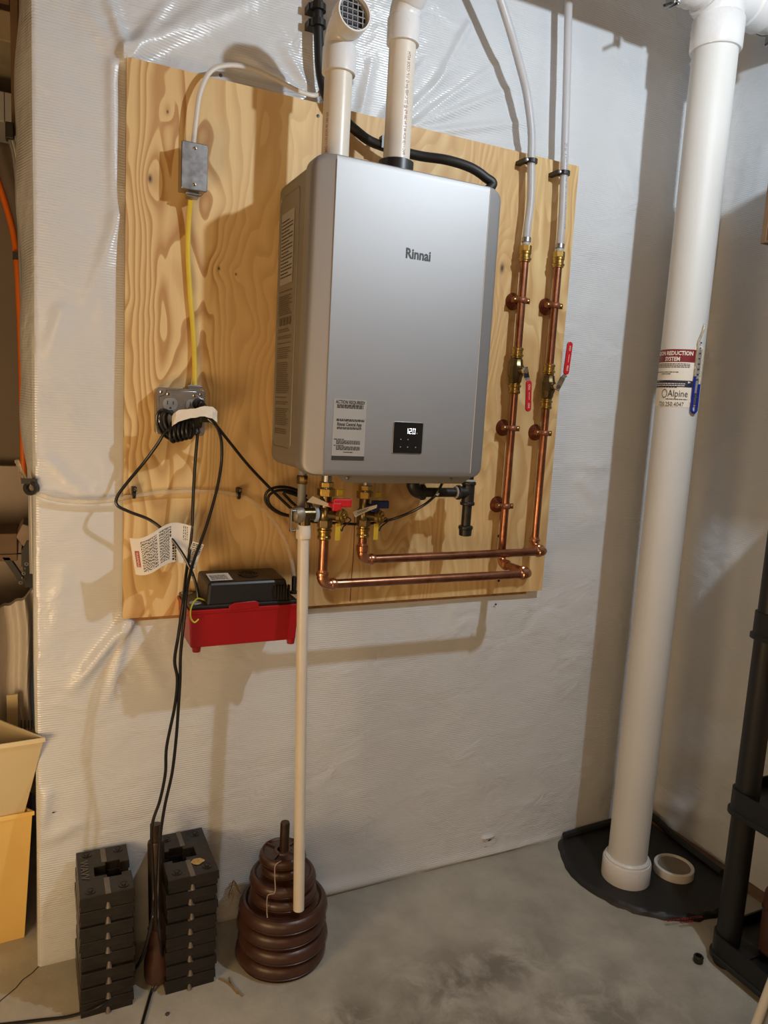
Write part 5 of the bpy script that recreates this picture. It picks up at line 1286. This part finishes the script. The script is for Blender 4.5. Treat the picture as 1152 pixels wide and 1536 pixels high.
A_ = Cc+(A_-Cc).normalized()*.30; B_ = Cc+(B_-Cc).normalized()*.30
ctop = [Cc, A_, A_+B_-Cc, B_]
Cy = P(49, 1217, .05); zy = Cy.z
dA = (A_-Cc).normalized(); dB = (B_-Cc).normalized()
ytop = [Cy, Cy+dA*.27, Cy+(dA+dB)*.27, Cy+dB*.27]
yc = (ytop[0]+ytop[2])/2
Yb = PZ(37, 1406, 0)
ybot = [Yb, Yb+dA*.22, Yb+(dA+dB)*.22, Yb+dB*.22]
bin_('storage_bin', ytop, ybot, M_BINY, 'tall yellow tan plastic bin standing on the floor at the left edge', .02)
cb0 = Cy-(dA+dB)*-.012
cbot = [q+Vector((0, 0, -.012)) for q in [cb0, cb0+dA*.245, cb0+(dA+dB)*.245, cb0+dB*.245]]
bin_('storage_bin', ctop, cbot, M_CREAM, 'cream tapered plastic bin stacked in the yellow tan bin', .008)
bz1, bz2, bx2 = zy, zc_, Cc.x
# cream organiser behind the bins
og = thing('plastic_organiser', (bx2-.12, .2, bz2), 'cream slatted plastic rack standing in the upper bin', 'rack')
yo = .24
def oq(px, py): return P(px, py, yo)
for (p0, p1) in (((0, 1072), (56, 1096)),):
    MB().box((oq(-40, 1080).x, yo, bz1+.02), (oq(54, 1090).x, yo+.008, oq(54, 1092).z)).build('back_panel', M_CREAM, og, smooth=False)
MB().box((oq(10, 1050).x, yo-.010, bz1+.03), (oq(27, 1050).x, yo-.002, oq(20, 1040).z)).build('slat', M_CREAM, og, smooth=False, bevel=.001)
for px in (32, 37, 43, 47): MB().box((oq(px, 1080).x-.001, yo-.004, oq(px, 1094).z), (oq(px, 1080).x+.001, yo-.0005, oq(px, 1080).z)).build('slot', M_INK, og, smooth=False)
# translucent bag
bg = thing('plastic_bag', P(25, 1060, .3), 'cloudy translucent plastic bag hanging beside the partition', 'bag')
YB = .30
tb = P(48, 880, YB)
def bagf(u, v):
    x = P(-90, 1000, YB).x + (P(50, 1000, YB).x-P(-90, 1000, YB).x)*u
    z0b = .30; z1b = tb.z-.02+.06*math.sin(u*7)*(.3) - .05*(1-u)
    z = z0b+(z1b-z0b)*v
    return Vector((x+.006*math.sin(v*9), YB+.020*math.sin(u*17+v*2)+.012*math.sin(u*41+v*6)-.03*math.sin(PI*v), z))
MB().grid(bagf, 60, 30, (0, .03, 0)).build('film', M_BAG, bg)
# sawhorse-like wood end with black bracket
sw = thing('clamp_bench', P(0, 860, .38), 'grey wooden beam end on a black folding bracket beyond the partition', 'bench')
YS = .34
MB().box(P(-120, 828, YS+.16), P(26, 800, YS)).build('beam', M_WOODD, sw, smooth=False, bevel=.003)
mb = MB(); a = P(24, 800, YS-.01); mb.prism([P(24, 806, YS-.02), P(34, 786, YS-.02), P(48, 790, YS-.02), P(47, 815, YS-.02), P(38, 824, YS-.02)], (0, .12, 0)); mb.build('beam_end', simple('weathered_wood', lin(150, 132, 116), .7, var=.2), sw, smooth=False, bevel=.003)
mb = MB(); mb.prism([P(32, 826, YS-.03), P(40, 812, YS-.03), P(52, 814, YS-.03), P(52, 850, YS-.03), P(32, 850, YS-.03)], (0, .12, 0)); mb.box(P(-120, 836, YS-.005), P(40, 829, YS+.01)); mb.prism([P(3, 836, YS), P(14, 836, YS), P(36, 868, YS), P(28, 872, YS)], (0, .03, 0)); mb.prism([P(34, 850, YS), P(52, 850, YS), P(50, 880, YS), P(38, 882, YS)], (0, .03, 0)); mb.build('bracket', M_BLACK, sw, smooth=False, bevel=.002)
mb = MB(); c0_ = P(34, 872, YS-.02)
for k in range(5): mb.lathe([(.003, -.001), (.005, -.001), (.005, .001), (.003, .001)], P(31+k*2.2, 874-k*7, YS-.03), (k % 2, 1-k % 2, .2), 8, close=True)
mb.build('chain', M_STEELG, sw)
zleg = 0; MB().box((P(20, 850, YS+.08).x-.25, YS+.06, 0), (P(20, 850, YS+.08).x-.21, YS+.10, P(0, 836, YS+.08).z)).build('leg', M_BLACK, sw, smooth=False)
# grey board against far wall
gb = thing('grey_board', P(10, 800, .56), 'scuffed grey board leaning against the far wall behind the wooden beam', 'board')
g0 = P(-200, 699, .56); g1 = P(42, 699, .56)
MB().box((g0.x, .56, 0), (g1.x, .60, g1.z)).build('board', M_GPANEL, gb, smooth=False, bevel=.002)
# orange cable, pale cables
oc = thing('orange_cable', P(36, 700, .5), 'thick orange cable hanging in front of the far wall at the left edge', 'cable')
MB().tube([P(-25, 190, .54), P(-8, 255, .54), (P(8, 305, .54)), P(20, 350, .54), P(26, 400, .53), P(30, 480, .53), P(33, 580, .53), P(35, 690, .53), P(36, 720, .53)], .0085, 12).build('sheath', M_ORG, oc)
MB().box(P(19, 388, .515), P(29, 380, .535)).build('cable_tie', M_BLACK, oc, smooth=False)
lc = thing('cable_bundle', P(45, 700, .16), 'bundle of thin pale cables running down the end of the partition', 'cable')
for k in range(4):
    MB().tube([P(14+k*3, 205, .19), P(22+k*3, 240, .17), P(27+k*3.5, 300, .16), P(31+k*4, 400, .155+.005*k), P(36+k*3, 520, .15), P(40+k*3, 640, .15+.006*k), P(44+k*2, 730, .15), P(47+k*1.5, 860, .15)], .0042, 8).build('cable', M_WCAB if k % 2 else M_GREYP, lc)
MB().box(P(38, 688, .13), P(53, 683, .15)).build('cable_tie', M_BLACK, lc, smooth=False)
MB().box(P(8, 206, .17), P(21, 190, .20)).build('clip', M_BLACK, lc, smooth=False, bevel=.002)
# overhead duct and beams at top left
dq = lambda px, py, Y_: P(px, py, Y_)
bm1 = thing('ceiling_duct', dq(0, 60, .3), 'tan painted duct crossing above the far wall at the top left', 'duct')
a, b = dq(26, 70, .26), dq(-200, 20, .26)
MB().box((b.x, .24, dq(20, 70, .26).z), (dq(26, 50, .26).x, .60, dq(20, 24, .26).z)).build('duct', simple('tan_paint', lin(150, 136, 112), .7), bm1, smooth=False, bevel=.003)
MB().box((dq(0, 20, .26).x-.3, .22, dq(0, 12, .26).z), (dq(14, 20, .26).x, .235, dq(0, -40, .26).z)).build('flange', M_WOODD, bm1, smooth=False)
st_ = thing('wood_stud', dq(23, 230, .16), 'brown wooden stud at the end of the partition, upper left', 'stud')
MB().box((dq(17, 150, .22).x, .20, dq(20, 220, .22).z), (dq(29, 150, .22).x, .26, dq(20, -10, .22).z)).build('stud', M_WOODD, st_, smooth=False, bevel=.002)
wbk = thing('white_block', dq(8, 190, .4), 'pale grey utility box under the duct at the upper left', 'utility box')
MB().box((dq(-60, 150, .42).x, .40, dq(0, 186, .42).z), (dq(20, 150, .42).x, .58, dq(0, 140, .42).z)).build('body', M_STICK, wbk, smooth=False, bevel=.003)
MB().box((dq(6, 150, .42).x, .398, dq(0, 186, .42).z), (dq(7, 150, .42).x, .402, dq(0, 140, .42).z)).build('seam', M_INK, wbk, smooth=False)
MB().box((dq(8, 160, .42).x-.02, .58, dq(0, 170, .42).z), (dq(8, 160, .42).x+.02, .62, dq(0, 150, .42).z)).build('wall_bracket', M_INK, wbk, smooth=False)

# ------------------------------------------------------------------ lamps (outside the frame; the glowing column is an added stand-in)
t = thing('added_glow_column', (ADDED_COLUMN.x, ADDED_COLUMN.y, 0), 'added tall glowing column behind the camera, standing in for an unseen warm source', 'lamp')
MB().lathe([(.23, .55), (.23, 2.25)], (ADDED_COLUMN.x, ADDED_COLUMN.y, 0), (0, 0, 1), 32).build('glow_surface', M_COLUMN_GLOW, t)
for a in (0, 2.09, 4.19): MB().cyl((ADDED_COLUMN.x+.17*math.cos(a), ADDED_COLUMN.y+.17*math.sin(a), 0), (ADDED_COLUMN.x+.17*math.cos(a), ADDED_COLUMN.y+.17*math.sin(a), .56), .010, seg=10).build('leg', M_WOODD, t)
for nm, loc, mat, lab in (('ceiling_lamp', MAIN_LAMP, M_LAMP, 'bare ceiling bulb in a round holder'),):
    t = thing(nm, (loc.x, loc.y, WH-.02), lab, 'lamp')
    MB().lathe([(.055, 0), (.05, .012), (.02, .02), (.018, .03), (.004, .031), (.004, WH-.004-loc.z-.12), (.018, WH-.004-loc.z-.11)], (loc.x, loc.y, WH-.001), (0, 0, -1), 20).build('holder', M_PVCW, t)
t = thing('floor_lamp', (LOW_LAMP.x, LOW_LAMP.y, 0), 'low warm lamp standing on the floor left of the picture', 'lamp')
MB().lathe([(.10, 0), (.10, .012), (.012, .02), (.010, LOW_LAMP.z-.12), (.02, LOW_LAMP.z-.115)], (LOW_LAMP.x, LOW_LAMP.y, 0), (0, 0, 1), 24).build('base', M_BLACK, t)
